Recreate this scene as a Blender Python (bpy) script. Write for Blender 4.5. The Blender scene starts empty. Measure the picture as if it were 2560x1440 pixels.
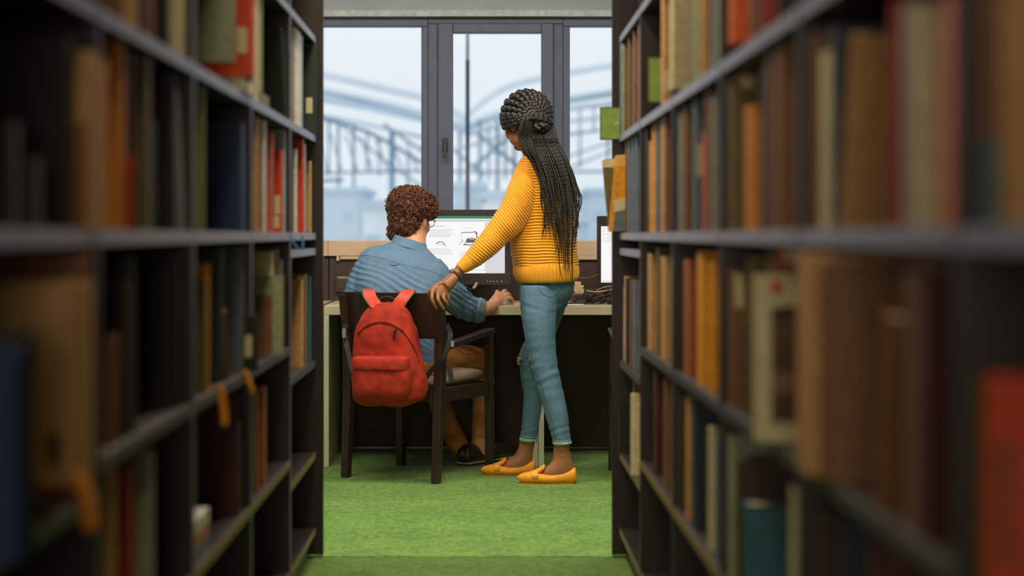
import bpy, bmesh, math, random
from mathutils import Vector, Matrix, noise
random.seed(7)
sc = bpy.context.scene
COL = sc.collection
F = 4750.0; CX = 1205.0; CY = 588.0; H = 1.06

# ------------------------------------------------------------- camera
cd = bpy.data.cameras.new('camera'); cam = bpy.data.objects.new('camera', cd); COL.objects.link(cam)
cam.location = (0, 0, H); cam.rotation_euler = (math.pi/2, 0, 0)
cd.sensor_width = 36; cd.lens = F/2560*36
cd.shift_x = (1280-CX)/2560; cd.shift_y = -(720-CY)/2560
cd.clip_start = .05; cd.clip_end = 500
cd.dof.use_dof = True; cd.dof.focus_distance = 8.25; cd.dof.aperture_fstop = 1.9
sc.camera = cam
# ------------------------------------------------------------- view
sc.view_settings.view_transform = 'Standard'; sc.view_settings.look = 'None'
sc.view_settings.gamma = 1; sc.view_settings.use_curve_mapping = False
sc.view_settings.exposure = 0.0
# ------------------------------------------------------------- sky
w = bpy.data.worlds.new('sky'); sc.world = w; w.use_nodes = True
nt = w.node_tree; nt.nodes.clear()
out = nt.nodes.new('ShaderNodeOutputWorld'); bg = nt.nodes.new('ShaderNodeBackground')
tc = nt.nodes.new('ShaderNodeTexCoord'); sp = nt.nodes.new('ShaderNodeSeparateXYZ'); cr = nt.nodes.new('ShaderNodeValToRGB')
nt.links.new(tc.outputs['Generated'], sp.inputs[0]); nt.links.new(sp.outputs['Z'], cr.inputs[0])
cr.color_ramp.elements[0].position = 0.0; cr.color_ramp.elements[0].color = (.74, .80, .87, 1)
cr.color_ramp.elements[1].position = .12; cr.color_ramp.elements[1].color = (.86, .88, .91, 1)
nt.links.new(cr.outputs[0], bg.inputs[0]); bg.inputs[1].default_value = 1.08
nt.links.new(bg.outputs[0], out.inputs[0])

def area(name, loc, size, power, color, rot=(0, 0, 0), portal=False, spread=math.pi):
    l = bpy.data.lights.new(name, 'AREA'); l.shape = 'RECTANGLE'; l.size = size[0]; l.size_y = size[1]
    l.energy = power; l.color = color; l.spread = spread
    if portal: l.cycles.is_portal = True
    o = bpy.data.objects.new(name, l); COL.objects.link(o); o.location = loc; o.rotation_euler = rot
    return o
# ceiling lamps of the reading area and of the stacks
area('ceiling_lamp', (-.85, 7.15, 2.84), (1.2, .6), 54, (1, .92, .80))
area('ceiling_lamp', (.75, 6.95, 2.84), (1.2, .6), 54, (1, .92, .80))
area('ceiling_lamp', (-.30, 4.7, 2.84), (.4, 1.3), 50, (1, .80, .56))
area('ceiling_lamp', (-.30, 2.4, 2.84), (.4, 1.3), 18, (1, .78, .52))
# added soft fill behind the camera for the covers that face it
area('fill_behind_camera', (-.9, -5.7, 1.55), (3.2, 1.5), 130, (1, .86, .68), (math.pi/2, 0, 0))
area('window_portal', (0, 9.72, 1.6), (7.6, 1.15), 1, (1, 1, 1), (-math.pi/2, 0, 0), portal=True)

# ------------------------------------------------------------- helpers
def lin(c):
    c = c/255.0
    return c/12.92 if c <= .04045 else ((c+.055)/1.055)**2.4
def rgb(c): return (lin(c[0]), lin(c[1]), lin(c[2]), 1)
_m = {}
def mat(name, c, rough=.6, metal=0, spec=.5, var=.08, scale=40, bump=.0, stretch=(1, 1, 1), coat=0, sheen=0, sub=0):
    """procedural principled material: colour c (sRGB) varied by noise, optional bump"""
    if name in _m: return _m[name]
    m = bpy.data.materials.new(name); m.use_nodes = True; n = m.node_tree; b = n.nodes['Principled BSDF']
    tcn = n.nodes.new('ShaderNodeTexCoord'); mp = n.nodes.new('ShaderNodeMapping'); mp.inputs['Scale'].default_value = stretch
    nz = n.nodes.new('ShaderNodeTexNoise'); nz.inputs['Scale'].default_value = scale; nz.inputs['Detail'].default_value = 4
    n.links.new(tcn.outputs['Object'], mp.inputs[0]); n.links.new(mp.outputs[0], nz.inputs[0])
    r = n.nodes.new('ShaderNodeValToRGB'); a = rgb(c)
    r.color_ramp.elements[0].position = .3; r.color_ramp.elements[1].position = .7
    r.color_ramp.elements[0].color = (a[0]*(1-var*2), a[1]*(1-var*2), a[2]*(1-var*2), 1)
    r.color_ramp.elements[1].color = (min(1, a[0]*(1+var*2)), min(1, a[1]*(1+var*2)), min(1, a[2]*(1+var*2)), 1)
    n.links.new(nz.outputs[0], r.inputs[0]); n.links.new(r.outputs[0], b.inputs['Base Color'])
    b.inputs['Roughness'].default_value = rough; b.inputs['Metallic'].default_value = metal
    b.inputs['Specular IOR Level'].default_value = spec
    if coat: b.inputs['Coat Weight'].default_value = coat; b.inputs['Coat Roughness'].default_value = .25
    if sheen: b.inputs['Sheen Weight'].default_value = sheen
    if sub: b.inputs['Subsurface Weight'].default_value = sub; b.inputs['Subsurface Radius'].default_value = (.02, .008, .004); b.inputs['Subsurface Scale'].default_value = .3
    if bump:
        bp = n.nodes.new('ShaderNodeBump'); bp.inputs['Strength'].default_value = .6; bp.inputs['Distance'].default_value = bump
        n.links.new(nz.outputs[0], bp.inputs['Height']); n.links.new(bp.outputs[0], b.inputs['Normal'])
    _m[name] = m
    return m
def emis(name, c, s):
    if name in _m: return _m[name]
    m = bpy.data.materials.new(name); m.use_nodes = True; n = m.node_tree; b = n.nodes['Principled BSDF']
    b.inputs['Base Color'].default_value = (.02, .02, .02, 1); b.inputs['Roughness'].default_value = .5
    b.inputs['Emission Color'].default_value = rgb(c); b.inputs['Emission Strength'].default_value = s
    _m[name] = m
    return m

def tag(o, label=None, cat=None, group=None, kind=None):
    if label: o['label'] = label
    if cat: o['category'] = cat
    if group: o['group'] = group
    if kind: o['kind'] = kind
    return o
def empty(name, loc=(0, 0, 0), rz=0):
    o = bpy.data.objects.new(name, None); COL.objects.link(o); o.location = loc; o.rotation_euler = (0, 0, rz)
    o.empty_display_size = .05
    return o
def link(name, me, m, parent=None, smooth=False):
    o = bpy.data.objects.new(name, me); COL.objects.link(o)
    if m is not None and not me.materials: me.materials.append(m)
    if smooth: me.shade_smooth()
    if parent is not None: o.parent = parent
    return o
def from_bm(name, bm, m, parent=None, smooth=False, bevel=0):
    bmesh.ops.recalc_face_normals(bm, faces=bm.faces)
    me = bpy.data.meshes.new(name); bm.to_mesh(me); bm.free()
    o = link(name, me, m, parent, smooth)
    if bevel:
        md = o.modifiers.new('bevel', 'BEVEL'); md.width = bevel; md.segments = 2; md.limit_method = 'ANGLE'
    return o
def add_box(bm, lo, hi, M=None):
    xs = (lo[0], hi[0]); ys = (lo[1], hi[1]); zs = (lo[2], hi[2])
    v = []
    for z in zs:
        for y in ys:
            for x in xs:
                p = Vector((x, y, z))
                v.append(bm.verts.new(M @ p if M else p))
    for f in ((0, 2, 3, 1), (4, 5, 7, 6), (0, 1, 5, 4), (2, 6, 7, 3), (0, 4, 6, 2), (1, 3, 7, 5)):
        bm.faces.new([v[i] for i in f])
def box(name, lo, hi, m, parent=None, bevel=0, M=None):
    bm = bmesh.new(); add_box(bm, lo, hi, M)
    return from_bm(name, bm, m, parent, bevel=bevel)
def P(px, py, z):
    return Vector(((px-CX)*z/F, z, H-(py-CY)*z/F))
def catmull(pts, n):
    """pts: list of tuples (any dims); n samples per span"""
    out = []; k = len(pts)
    for i in range(k-1):
        p0 = pts[max(i-1, 0)]; p1 = pts[i]; p2 = pts[i+1]; p3 = pts[min(i+2, k-1)]
        for j in range(n):
            t = j/n
            out.append(tuple(.5*((2*b)+(-a+c)*t+(2*a-5*b+4*c-d)*t*t+(-a+3*b-3*c+d)*t**3) for a, b, c, d in zip(p0, p1, p2, p3)))
    out.append(tuple(pts[-1]))
    return out
def add_rings(bm, rings, cap=True):
    prev = None; first = None
    for r in rings:
        vs = [bm.verts.new(p) for p in r]
        if prev:
            k = len(vs)
            for i in range(k):
                bm.faces.new((prev[i], prev[(i+1) % k], vs[(i+1) % k], vs[i]))
        else: first = vs
        prev = vs
    if cap:
        bm.faces.new(first[::-1]); bm.faces.new(prev)
def add_tube(bm, pts, rad, seg=8, n=0, cap=True):
    """tube through 3D points, radii list or number"""
    if not hasattr(rad, '__len__'): rad = [rad]*len(pts)
    q = [tuple(p)+(r,) for p, r in zip(pts, rad)]
    if n: q = catmull(q, n)
    P3 = [Vector(a[:3]) for a in q]; R = [a[3] for a in q]
    rings = []; up = Vector((0, 0, 1)); nrm = None
    for i, p in enumerate(P3):
        t = (P3[min(i+1, len(P3)-1)]-P3[max(i-1, 0)])
        if t.length < 1e-9: t = Vector((0, 0, 1))
        t.normalize()
        if nrm is None:
            nrm = t.cross(Vector((.3, .5, .8)));
            if nrm.length < 1e-3: nrm = t.cross(Vector((1, 0, 0)))
            nrm.normalize()
        nrm = (nrm-t*nrm.dot(t)).normalized(); bn = t.cross(nrm)
        rings.append([p+(nrm*math.cos(a)+bn*math.sin(a))*R[i] for a in [2*math.pi*k/seg for k in range(seg)]])
    add_rings(bm, rings, cap)
def tube(name, pts, rad, m, parent=None, seg=8, n=4):
    bm = bmesh.new(); add_tube(bm, pts, rad, seg, n)
    return from_bm(name, bm, m, parent, smooth=True)
def px_rings(data, n=4, seg=28, sq=1.0):
    """data rows (Lx,Ly,Rx,Ry,z,d): ellipse whose major axis runs between two outline points at depth z, minor axis d metres along depth.
       returns list of (ring points, centre, halfwidth, t)"""
    q = catmull([tuple(map(float, r)) for r in data], n)
    out = []
    for (lx, ly, rx, ry, z, d) in q:
        L = P(lx, ly, z); R = P(rx, ry, z); c = (L+R)/2; a = (R-L)/2; b = Vector((0, d/2, 0))
        ring = []
        for k in range(seg):
            th = 2*math.pi*k/seg; cs, sn = math.cos(th), math.sin(th)
            cs = math.copysign(abs(cs)**sq, cs); sn = math.copysign(abs(sn)**sq, sn)
            ring.append(c+a*cs+b*sn)
        out.append(ring)
    return out
def add_px(bm, data, n=4, seg=28, sq=1.0): add_rings(bm, px_rings(data, n, seg, sq))
def add_ball(bm, c, r, M=None, u=20, v=14):
    m4 = Matrix.Translation(Vector(c)) @ (M if M else Matrix.Identity(4)) @ Matrix.Diagonal((*(r if hasattr(r, '__len__') else (r, r, r)), 1))
    bmesh.ops.create_uvsphere(bm, u_segments=u, v_segments=v, radius=1, matrix=m4)
def remesh(name, bm, voxel, m, parent=None, smooth=3, decim=0):
    """one continuous surface out of overlapping closed shapes"""
    bmesh.ops.recalc_face_normals(bm, faces=bm.faces)
    me = bpy.data.meshes.new(name); bm.to_mesh(me); bm.free()
    o = bpy.data.objects.new(name, me); COL.objects.link(o)
    r = o.modifiers.new('r', 'REMESH'); r.mode = 'VOXEL'; r.voxel_size = voxel
    s = o.modifiers.new('s', 'SMOOTH'); s.factor = .5; s.iterations = smooth
    dg = bpy.context.evaluated_depsgraph_get(); dg.update()
    me2 = bpy.data.meshes.new_from_object(o.evaluated_get(dg)); me2.name = name
    bpy.data.objects.remove(o); bpy.data.meshes.remove(me)
    me2.materials.clear()
    return link(name, me2, m, parent, smooth=True)
def displace(o, fn):
    me = o.data; n = len(me.vertices)
    nr = [v.normal.copy() for v in me.vertices]
    for i, v in enumerate(me.vertices):
        v.co = v.co + nr[i]*fn(v.co)
    me.update()

# ------------------------------------------------------------- materials
M_wood = mat('dark_wood', (31, 23, 20), .42, var=.18, scale=9, stretch=(6, 6, .5), bump=.0006, spec=.5)
M_edge = mat('dark_laminate_edge', (34, 28, 27), .4, var=.1, scale=30, spec=.6)
M_band4 = mat('shaded_upright_band', (38, 37, 40), .45, var=.08, scale=30)  # shaded copy of the upright band
M_band2 = mat('lit_upright_band', (98, 104, 120), .45, var=.08, scale=30)  # paler copy, window light painted into the upright band
M_band3 = mat('dim_shelf_band', (62, 64, 72), .5, var=.1, scale=30)  # shelf band with less window light in its colour
M_band = mat('window_lit_band', (132, 140, 168), .42, var=.08, scale=30, spec=.5)  # window reflection put into the shelf band colour
M_chair = mat('wenge_wood', (46, 31, 26), .38, var=.2, scale=14, stretch=(5, 5, .6), bump=.0004)
M_carpet = None
def carpet(name, c1, c2):
    m = bpy.data.materials.new(name); m.use_nodes = True; n = m.node_tree; b = n.nodes['Principled BSDF']
    t = n.nodes.new('ShaderNodeTexCoord')
    z1 = n.nodes.new('ShaderNodeTexNoise'); z1.inputs['Scale'].default_value = 130; z1.inputs['Detail'].default_value = 3
    z2 = n.nodes.new('ShaderNodeTexNoise'); z2.inputs['Scale'].default_value = 5
    v = n.nodes.new('ShaderNodeTexVoronoi'); v.inputs['Scale'].default_value = 26; v.feature = 'DISTANCE_TO_EDGE'
    wv = n.nodes.new('ShaderNodeTexWave'); wv.inputs['Scale'].default_value = 9; wv.wave_type = 'RINGS'; wv.inputs['Distortion'].default_value = 9; wv.inputs['Detail Scale'].default_value = 3
    for x in (z1, z2, v, wv): n.links.new(t.outputs['Object'], x.inputs['Vector'])
    a1 = n.nodes.new('ShaderNodeMath'); a1.operation = 'MULTIPLY_ADD'; n.links.new(z1.outputs[0], a1.inputs[0]); a1.inputs[1].default_value = .75
    a2 = n.nodes.new('ShaderNodeMath'); a2.operation = 'MULTIPLY_ADD'; n.links.new(wv.outputs[0], a2.inputs[0]); a2.inputs[1].default_value = .22; n.links.new(a2.outputs[0], a1.inputs[2])
    a3 = n.nodes.new('ShaderNodeMath'); a3.operation = 'MULTIPLY'; n.links.new(z2.outputs[0], a3.inputs[0]); a3.inputs[1].default_value = .2; n.links.new(a3.outputs[0], a2.inputs[2])
    r = n.nodes.new('ShaderNodeValToRGB'); r.color_ramp.elements[0].position = .42; r.color_ramp.elements[1].position = .72
    r.color_ramp.elements[0].color = rgb(c1); r.color_ramp.elements[1].color = rgb(c2)
    n.links.new(a1.outputs[0], r.inputs[0]); n.links.new(r.outputs[0], b.inputs['Base Color'])
    b.inputs['Roughness'].default_value = .95; b.inputs['Specular IOR Level'].default_value = .15; b.inputs['Sheen Weight'].default_value = .2
    bp = n.nodes.new('ShaderNodeBump'); bp.inputs['Strength'].default_value = .8; bp.inputs['Distance'].default_value = .004
    n.links.new(a1.outputs[0], bp.inputs['Height']); n.links.new(bp.outputs[0], b.inputs['Normal'])
    return m
M_wall = mat('grey_paint', (196, 202, 214), .8, var=.03, scale=6)
M_ceil = mat('ceiling_paint', (200, 198, 192), .9, var=.02, scale=6)
M_frame = mat('anthracite_aluminium', (98, 106, 130), .45, metal=.1, var=.04, scale=20)
M_cream = mat('beige_laminate', (196, 184, 150), .5, var=.04, scale=25)
M_sill = mat('sill_laminate', (222, 190, 160), .5, var=.04, scale=20)
M_panel = mat('dark_brown_panel', (66, 50, 43), .55, var=.1, scale=18)
M_black = mat('black_plastic', (30, 29, 30), .38, var=.06, scale=60)
M_white = mat('white_plastic', (225, 222, 214), .4, var=.03)
M_steel = mat('steel', (190, 188, 184), .25, metal=1, var=.04)
M_glass = bpy.data.materials.new('window_glass'); M_glass.use_nodes = True
_n = M_glass.node_tree; _n.nodes.clear()
_o = _n.nodes.new('ShaderNodeOutputMaterial'); _t = _n.nodes.new('ShaderNodeBsdfTransparent'); _g = _n.nodes.new('ShaderNodeBsdfGlossy')
_t.inputs[0].default_value = (.95, .975, .98, 1); _g.inputs['Roughness'].default_value = .02
_x = _n.nodes.new('ShaderNodeMixShader'); _l = _n.nodes.new('ShaderNodeFresnel'); _l.inputs[0].default_value = 1.12
_n.links.new(_l.outputs[0], _x.inputs[0]); _n.links.new(_t.outputs[0], _x.inputs[1]); _n.links.new(_g.outputs[0], _x.inputs[2]); _n.links.new(_x.outputs[0], _o.inputs[0])

# ------------------------------------------------------------- room
ZW = 9.62            # inner face of the window wall
FLOOR_SPLIT = 6.27  # floor pieces meet here; the camera-side one is darker
o = box('floor', (-4.5, FLOOR_SPLIT, -.1), (4.5, ZW+.1, 0), carpet('green_carpet', (56, 98, 32), (124, 162, 70)), bevel=0); tag(o, kind='structure')
o = box('floor', (-4.5, -6.0, -.1), (4.5, FLOOR_SPLIT, -.002), carpet('dark_green_carpet', (52, 84, 22), (98, 128, 44))); tag(o, kind='structure')
tag(box('ceiling', (-4.5, -6.0, 2.86), (4.5, ZW+.3, 2.96), M_ceil), kind='structure')
tag(box('wall_left', (-4.6, -6.0, 0), (-4.5, ZW+.3, 2.9), M_wall), kind='structure')
tag(box('wall_right', (4.5, -6.0, 0), (4.6, ZW+.3, 2.9), M_wall), kind='structure')
tag(box('wall_front', (-4.5, -6.1, 0), (4.5, -6.0, 2.9), M_wall), kind='structure')
LINT = P(0, 42, ZW).z
bm = bmesh.new()
add_box(bm, (-4.5, ZW, LINT), (4.5, ZW+.3, 2.9)); add_box(bm, (-4.5, ZW, 0), (4.5, ZW+.3, .955))
add_box(bm, (-4.5, ZW, .955), (-3.8, ZW+.3, LINT)); add_box(bm, (3.8, ZW, .955), (4.5, ZW+.3, LINT))
tag(from_bm('wall_back', bm, M_wall), kind='structure')
tag(box('trim_1', (-3.8, ZW-.03, LINT), (3.8, ZW, LINT+.03), mat('light_grey_strip', (222, 226, 234), .6)), kind='structure')
# windows: fixed light | opening sash | fixed light ...
def PX(px, z=ZW): return (px-CX)*z/F
def PZ(py, z=ZW): return H-(py-CY)*z/F
bot = .955; FT = PZ(65); GB = 1.0
def fixed_window(nm, x0, x1):
    r = empty(nm, ((x0+x1)/2, ZW+.06, bot)); tag(r, kind='structure'); ox = (x0+x1)/2; oy = ZW+.06
    def bx(n, a, b, m, bv=.004):
        return box(n, (a[0]-ox, a[1]-oy, a[2]-bot), (b[0]-ox, b[1]-oy, b[2]-bot), m, r, bv)
    tp = .035
    bx('frame_rail', (x0, ZW+.02, FT), (x1, ZW+.09, LINT), M_frame)
    bx('frame_rail', (x0, ZW+.02, bot), (x1, ZW+.09, GB), M_frame)
    bx('frame_stile', (x0, ZW+.02, GB), (x0+tp, ZW+.09, FT), M_frame)
    bx('frame_stile', (x1-tp, ZW+.02, GB), (x1, ZW+.09, FT), M_frame)
    bx('pane', (x0+tp-.003, ZW+.052, GB-.003), (x1-tp+.003, ZW+.058, FT+.003), M_glass, 0)
    return r
def sash_window(nm, x0, x1):
    ox = (x0+x1)/2; oy = ZW+.06
    r = empty(nm, (ox, oy, bot)); tag(r, kind='structure')
    def bx(n, a, b, m, par=r, bv=.004):
        return box(n, (a[0]-ox, a[1]-oy, a[2]-bot), (b[0]-ox, b[1]-oy, b[2]-bot), m, par, bv)
    t = .05; g = .075
    bx('frame_rail', (x0, ZW+.02, LINT-.033), (x1, ZW+.09, LINT), M_frame)
    bx('frame_rail', (x0, ZW+.02, bot), (x1, ZW+.09, bot+.03), M_frame)
    bx('frame_stile', (x0, ZW+.02, bot+.03), (x0+t, ZW+.09, LINT-.033), M_frame)
    bx('frame_stile', (x1-t, ZW+.02, bot+.03), (x1, ZW+.09, LINT-.033), M_frame)
    a, b = x0+t, x1-t; zb, zt = bot+.03, LINT-.033
    gl, gr, gt, gb = PX(1133)-PX(1095), PX(1385)-PX(1355), PZ(82), bot+.09
    s = empty('sash', (0, 0, 0)); s.parent = r
    bx('sash_stile', (a, ZW-.005, zb), (a+gl, ZW+.07, zt), M_frame, s)
    bx('sash_stile', (b-gr, ZW-.005, zb), (b, ZW+.07, zt), M_frame, s)
    bx('sash_rail', (a+gl, ZW-.005, gt), (b-gr, ZW+.07, zt), M_frame, s)
    bx('sash_rail', (a+gl, ZW-.005, zb), (b-gr, ZW+.07, gb), M_frame, s)
    bx('pane', (a+gl-.003, ZW+.03, gb-.003), (b-gr+.003, ZW+.036, gt+.003), M_glass, s, 0)
    hx = PX(1113)-ox; hz = PZ(362)-bot
    hb = bmesh.new()
    add_box(hb, (hx-.013, -.078, hz-.035), (hx+.013, -.064, hz+.035))
    add_box(hb, (hx-.008, -.115, hz-.008), (hx+.008, -.07, hz+.012))
    add_box(hb, (hx-.008, -.122, hz-.07), (hx+.008, -.105, hz+.012))
    from_bm('window_handle', hb, mat('dark_handle', (70, 66, 70), .3, metal=.6), s, bevel=.003)
    return r
XA, XB = PX(1070), PX(1408)     # borders of the opening window
fixed_window('window_1', XA-1.45, XA); sash_window('window_2', XA, XB); fixed_window('window_3', XB, XB+1.45)
fixed_window('window_4', XA-3.1, XA-1.45); fixed_window('window_5', XB+1.45, XB+2.9)
# ------------------------------------------------------------- window sill board and wall panel behind the desks
s_ = box('window_sill', (-3.8, 9.42, PZ(640, 9.42)), (3.8, ZW+.02, PZ(601.5, 9.42)), M_sill, bevel=.003); tag(s_, kind='structure')
for gx in (820,):
    g_ = box('joint', (PX(gx, 9.42)-.0012, 9.4185, PZ(640, 9.42)), (PX(gx, 9.42)+.0012, 9.421, PZ(603, 9.42)), M_panel, s_)
for (xa, xb, ya, yb) in ((841, 848, 640, 652), (850, 1030, 642, 648), (1290, 1493, 640, 649)):
    box('rail_clip' if xb-xa < 20 else 'lower_rail', (PX(xa, 9.42), 9.422, PZ(yb, 9.42)), (PX(xb, 9.42), 9.46, PZ(ya, 9.42)+.002), M_sill, s_, .001)
pan = empty('wall_panel', (0, 9.44, 0)); tag(pan, 'dark brown wall panelling between the beige window sill and the green carpet', 'panelling')
xs = [-3.8, PX(822, 9.44)-1.2, PX(822, 9.44), PX(822, 9.44)+1.2, PX(822, 9.44)+2.4, 3.8]
for a, b in zip(xs[:-1], xs[1:]):
    box('panel', (a+.002, 0, .035), (b-.002, .02, PZ(640, 9.44)-.004), M_panel, pan, .002)
tag(box('light_leak_strip', (-3.8, 9.443, 0), (3.8, 9.60, .03), mat('leaking_light_tone', (205, 215, 205), .4)), kind='structure')  # added pale strip, painted for light leaking in under the panel
# socket box on the panel
sk = empty('socket_box', P(858, 710, 9.44)); tag(sk, 'brown wall socket box on the panel left of the seated man', 'socket')
b_ = bmesh.new(); add_box(b_, (-.036, -.03, -.04), (.036, -.001, .04)); from_bm('housing', b_, mat('brown_plastic', (84, 66, 58), .35), sk, bevel=.008)
b_ = bmesh.new(); add_box(b_, (-.024, -.034, -.026), (.034, -.029, .03)); from_bm('cover_plate', b_, mat('brown_plate', (62, 48, 42), .3), sk, bevel=.004)

# ------------------------------------------------------------- desks
ZD = 8.68
def desk(xl, xr, label):
    r = empty('desk', ((xl+xr)/2, 9.05, 0)); tag(r, label, 'desk', 'beige desks along the window')
    ox, oy = (xl+xr)/2, 9.05
    def bx(n, a, b, m, bv=.003): return box(n, (a[0]-ox, a[1]-oy, a[2]), (b[0]-ox, b[1]-oy, b[2]), m, r, bv)
    zt = PZ(765, ZD)
    bx('tabletop', (xl, ZD, zt-.042), (xr, 9.42, zt), M_cream)
    for k in (0, 1):
        a = xl if k == 0 else xr-.026
        bx('leg', (a, ZD, 0), (a+.026, 9.36, zt-.042), mat('greenish_cream', (196, 196, 164), .5, var=.03))
    bx('modesty_panel', (xl+.026, 9.34, .02), (xr-.026, 9.36, zt-.042), mat('under_desk_panel', (58, 38, 30), .6))
    return zt
XM = PX(1345.5, ZD)
ZT = desk(PX(808, ZD), XM-.001, 'beige desk under the window with the seated man at it')
desk(XM+.001, XM+1.05, 'beige desk under the window right of the standing woman, cables on it')
desk(PX(808, ZD)-1.2, PX(808, ZD)-.02, 'empty beige desk under the window hidden behind the left bookcase')
# groove below desktop surface (light line) left of the man
# ------------------------------------------------------------- outside
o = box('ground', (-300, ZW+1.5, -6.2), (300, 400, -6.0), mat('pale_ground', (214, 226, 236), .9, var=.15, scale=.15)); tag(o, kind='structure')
M_st = mat('hazed_blue_steel', (122, 152, 178), .8, var=.12, scale=.5)  # distance haze painted into the pale colours of stadium and buildings
M_st2 = mat('hazed_pale_steel', (200, 216, 230), .8, var=.08, scale=.4)
M_st3 = mat('hazed_roof', (216, 224, 234), .8, var=.05, scale=.3)
ZS = 60.0
st = empty('stadium', P(1170, 600, ZS) * 1.0); st.location.z = -6.0
tag(st, 'hazy pale blue steel stadium with two sloping roofs seen through the window', 'stadium')
SO = Vector(st.location)
def beam(nm, pts, wpx, m, z=ZS):
    bm = bmesh.new(); add_tube(bm, [P(a, b, z)-SO for a, b in pts], wpx*z/F/2, 8, 3 if len(pts) > 2 else 0)
    return from_bm(nm, bm, m, st, smooth=True)
def roofslab(pts, tpx, m, z=ZS, deep=2.5):
    bm = bmesh.new(); rings = []
    for a, b in catmull(pts, 4):
        p = P(a, b, z)-SO; t = tpx*z/F
        rings.append([p+Vector((0, 0, 0)), p+Vector((0, deep, .3)), p+Vector((0, deep, .3-t)), p+Vector((0, 0, -t))])
    add_rings(bm, rings); return from_bm('roof', bm, m, st)
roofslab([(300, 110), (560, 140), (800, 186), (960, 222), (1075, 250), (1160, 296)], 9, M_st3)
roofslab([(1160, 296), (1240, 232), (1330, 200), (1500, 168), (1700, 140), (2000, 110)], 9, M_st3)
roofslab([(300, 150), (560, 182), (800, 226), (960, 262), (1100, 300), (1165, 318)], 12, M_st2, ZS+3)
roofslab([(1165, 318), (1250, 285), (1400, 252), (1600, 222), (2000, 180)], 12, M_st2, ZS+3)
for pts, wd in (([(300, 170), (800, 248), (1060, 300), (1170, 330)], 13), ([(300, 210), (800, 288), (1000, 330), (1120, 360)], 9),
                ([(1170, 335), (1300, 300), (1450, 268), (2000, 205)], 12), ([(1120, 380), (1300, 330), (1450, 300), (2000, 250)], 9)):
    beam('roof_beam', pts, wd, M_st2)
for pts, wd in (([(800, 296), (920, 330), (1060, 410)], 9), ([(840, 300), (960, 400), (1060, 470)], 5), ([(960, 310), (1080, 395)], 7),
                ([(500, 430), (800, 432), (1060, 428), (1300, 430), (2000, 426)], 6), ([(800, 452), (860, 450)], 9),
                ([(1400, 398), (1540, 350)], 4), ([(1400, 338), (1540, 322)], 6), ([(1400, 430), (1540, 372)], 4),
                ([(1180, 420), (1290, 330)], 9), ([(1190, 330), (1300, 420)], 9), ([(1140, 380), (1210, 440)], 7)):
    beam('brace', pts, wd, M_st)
for x, y0, y1, wd in ((822, 300, 440, 6), (846, 305, 432, 7), (884, 312, 560, 8), (918, 330, 432, 5), (948, 345, 440, 5), (980, 325, 470, 14),
                      (1020, 380, 500, 6), (1150, 330, 520, 8), (1200, 300, 440, 9), (1222, 310, 450, 6), (1244, 300, 440, 10), (1264, 310, 450, 6), (1286, 300, 520, 9),
                      (1310, 300, 430, 6), (1336, 300, 430, 6), (1450, 270, 420, 5), (1485, 265, 330, 5), (1520, 262, 500, 7), (640, 270, 560, 8), (720, 280, 560, 8), (560, 260, 560, 8),
                      (1620, 250, 560, 8), (1720, 240, 560, 8), (1840, 230, 560, 8)):
    beam('column', [(x, y0), (x, 1144 if wd >= 7 else y1)], wd, M_st)
# lattice infill
for k in range(15):
    xa = 560+k*38
    if not (1060 < xa < 1120): beam('brace', [(xa, 300+.25*(xa-560)*.5), (xa+30, 430)], 4, M_st)
# low stands and blocks below the roofs
def block(nm, x0, x1, y0, y1, m, z, deep=5, lab=None):
    a = P(x0, y1, z); b = P(x1, y0, z); zb = a.z if lab is None else -6
    o = box(nm, (a.x, z, a.z) if lab is None else (a.x, z, -6), (b.x, z+deep, b.z), m, None); return o
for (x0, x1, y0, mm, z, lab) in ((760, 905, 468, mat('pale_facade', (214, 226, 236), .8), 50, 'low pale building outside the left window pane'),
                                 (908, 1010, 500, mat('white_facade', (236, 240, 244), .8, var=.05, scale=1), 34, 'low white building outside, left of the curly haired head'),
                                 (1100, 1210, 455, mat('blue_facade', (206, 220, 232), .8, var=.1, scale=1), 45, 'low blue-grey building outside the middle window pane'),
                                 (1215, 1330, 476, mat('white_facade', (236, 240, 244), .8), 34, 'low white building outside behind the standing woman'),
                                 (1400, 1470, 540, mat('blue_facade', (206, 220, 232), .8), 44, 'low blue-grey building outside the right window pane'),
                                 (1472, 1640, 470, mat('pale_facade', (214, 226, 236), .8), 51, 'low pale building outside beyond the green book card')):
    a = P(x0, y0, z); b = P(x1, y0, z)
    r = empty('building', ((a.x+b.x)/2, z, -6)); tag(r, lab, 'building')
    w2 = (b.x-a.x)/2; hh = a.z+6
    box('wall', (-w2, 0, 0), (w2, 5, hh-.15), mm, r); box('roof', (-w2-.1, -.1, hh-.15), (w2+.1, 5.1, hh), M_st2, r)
    n = max(2, int(w2*2/.55))
    for i in range(n):
        for j in range(2):
            cx = -w2+(i+.5)*2*w2/n
            wz = hh-.62-j*.75
            wn = box('window', (cx-.13, -.03, wz-.25), (cx+.13, .02, wz), M_st2, r)
ps = empty('lamp_post', P(1169, 600, 15.0)); ps.location.z = -6.0
tag(ps, 'thin dark lamp post standing outside the middle window pane', 'post')
bz = P(1169, 150, 15).z+6; tz = P(1169, 40, 15).z+6
tube('pole', [(0, 0, 0), (0, 0, bz)], .017, mat('dark_post', (48, 66, 84), .6), ps, n=0)
tube('upper_pole', [(0, 0, bz), (0, 0, tz+1.2)], .015, mat('pale_post', (150, 160, 170), .6), ps, n=0)
bm = bmesh.new(); add_box(bm, (-.5, -.08, tz+1.15), (.05, .08, tz+1.25)); from_bm('lamp_head', bm, M_st, ps, bevel=.02)
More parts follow.
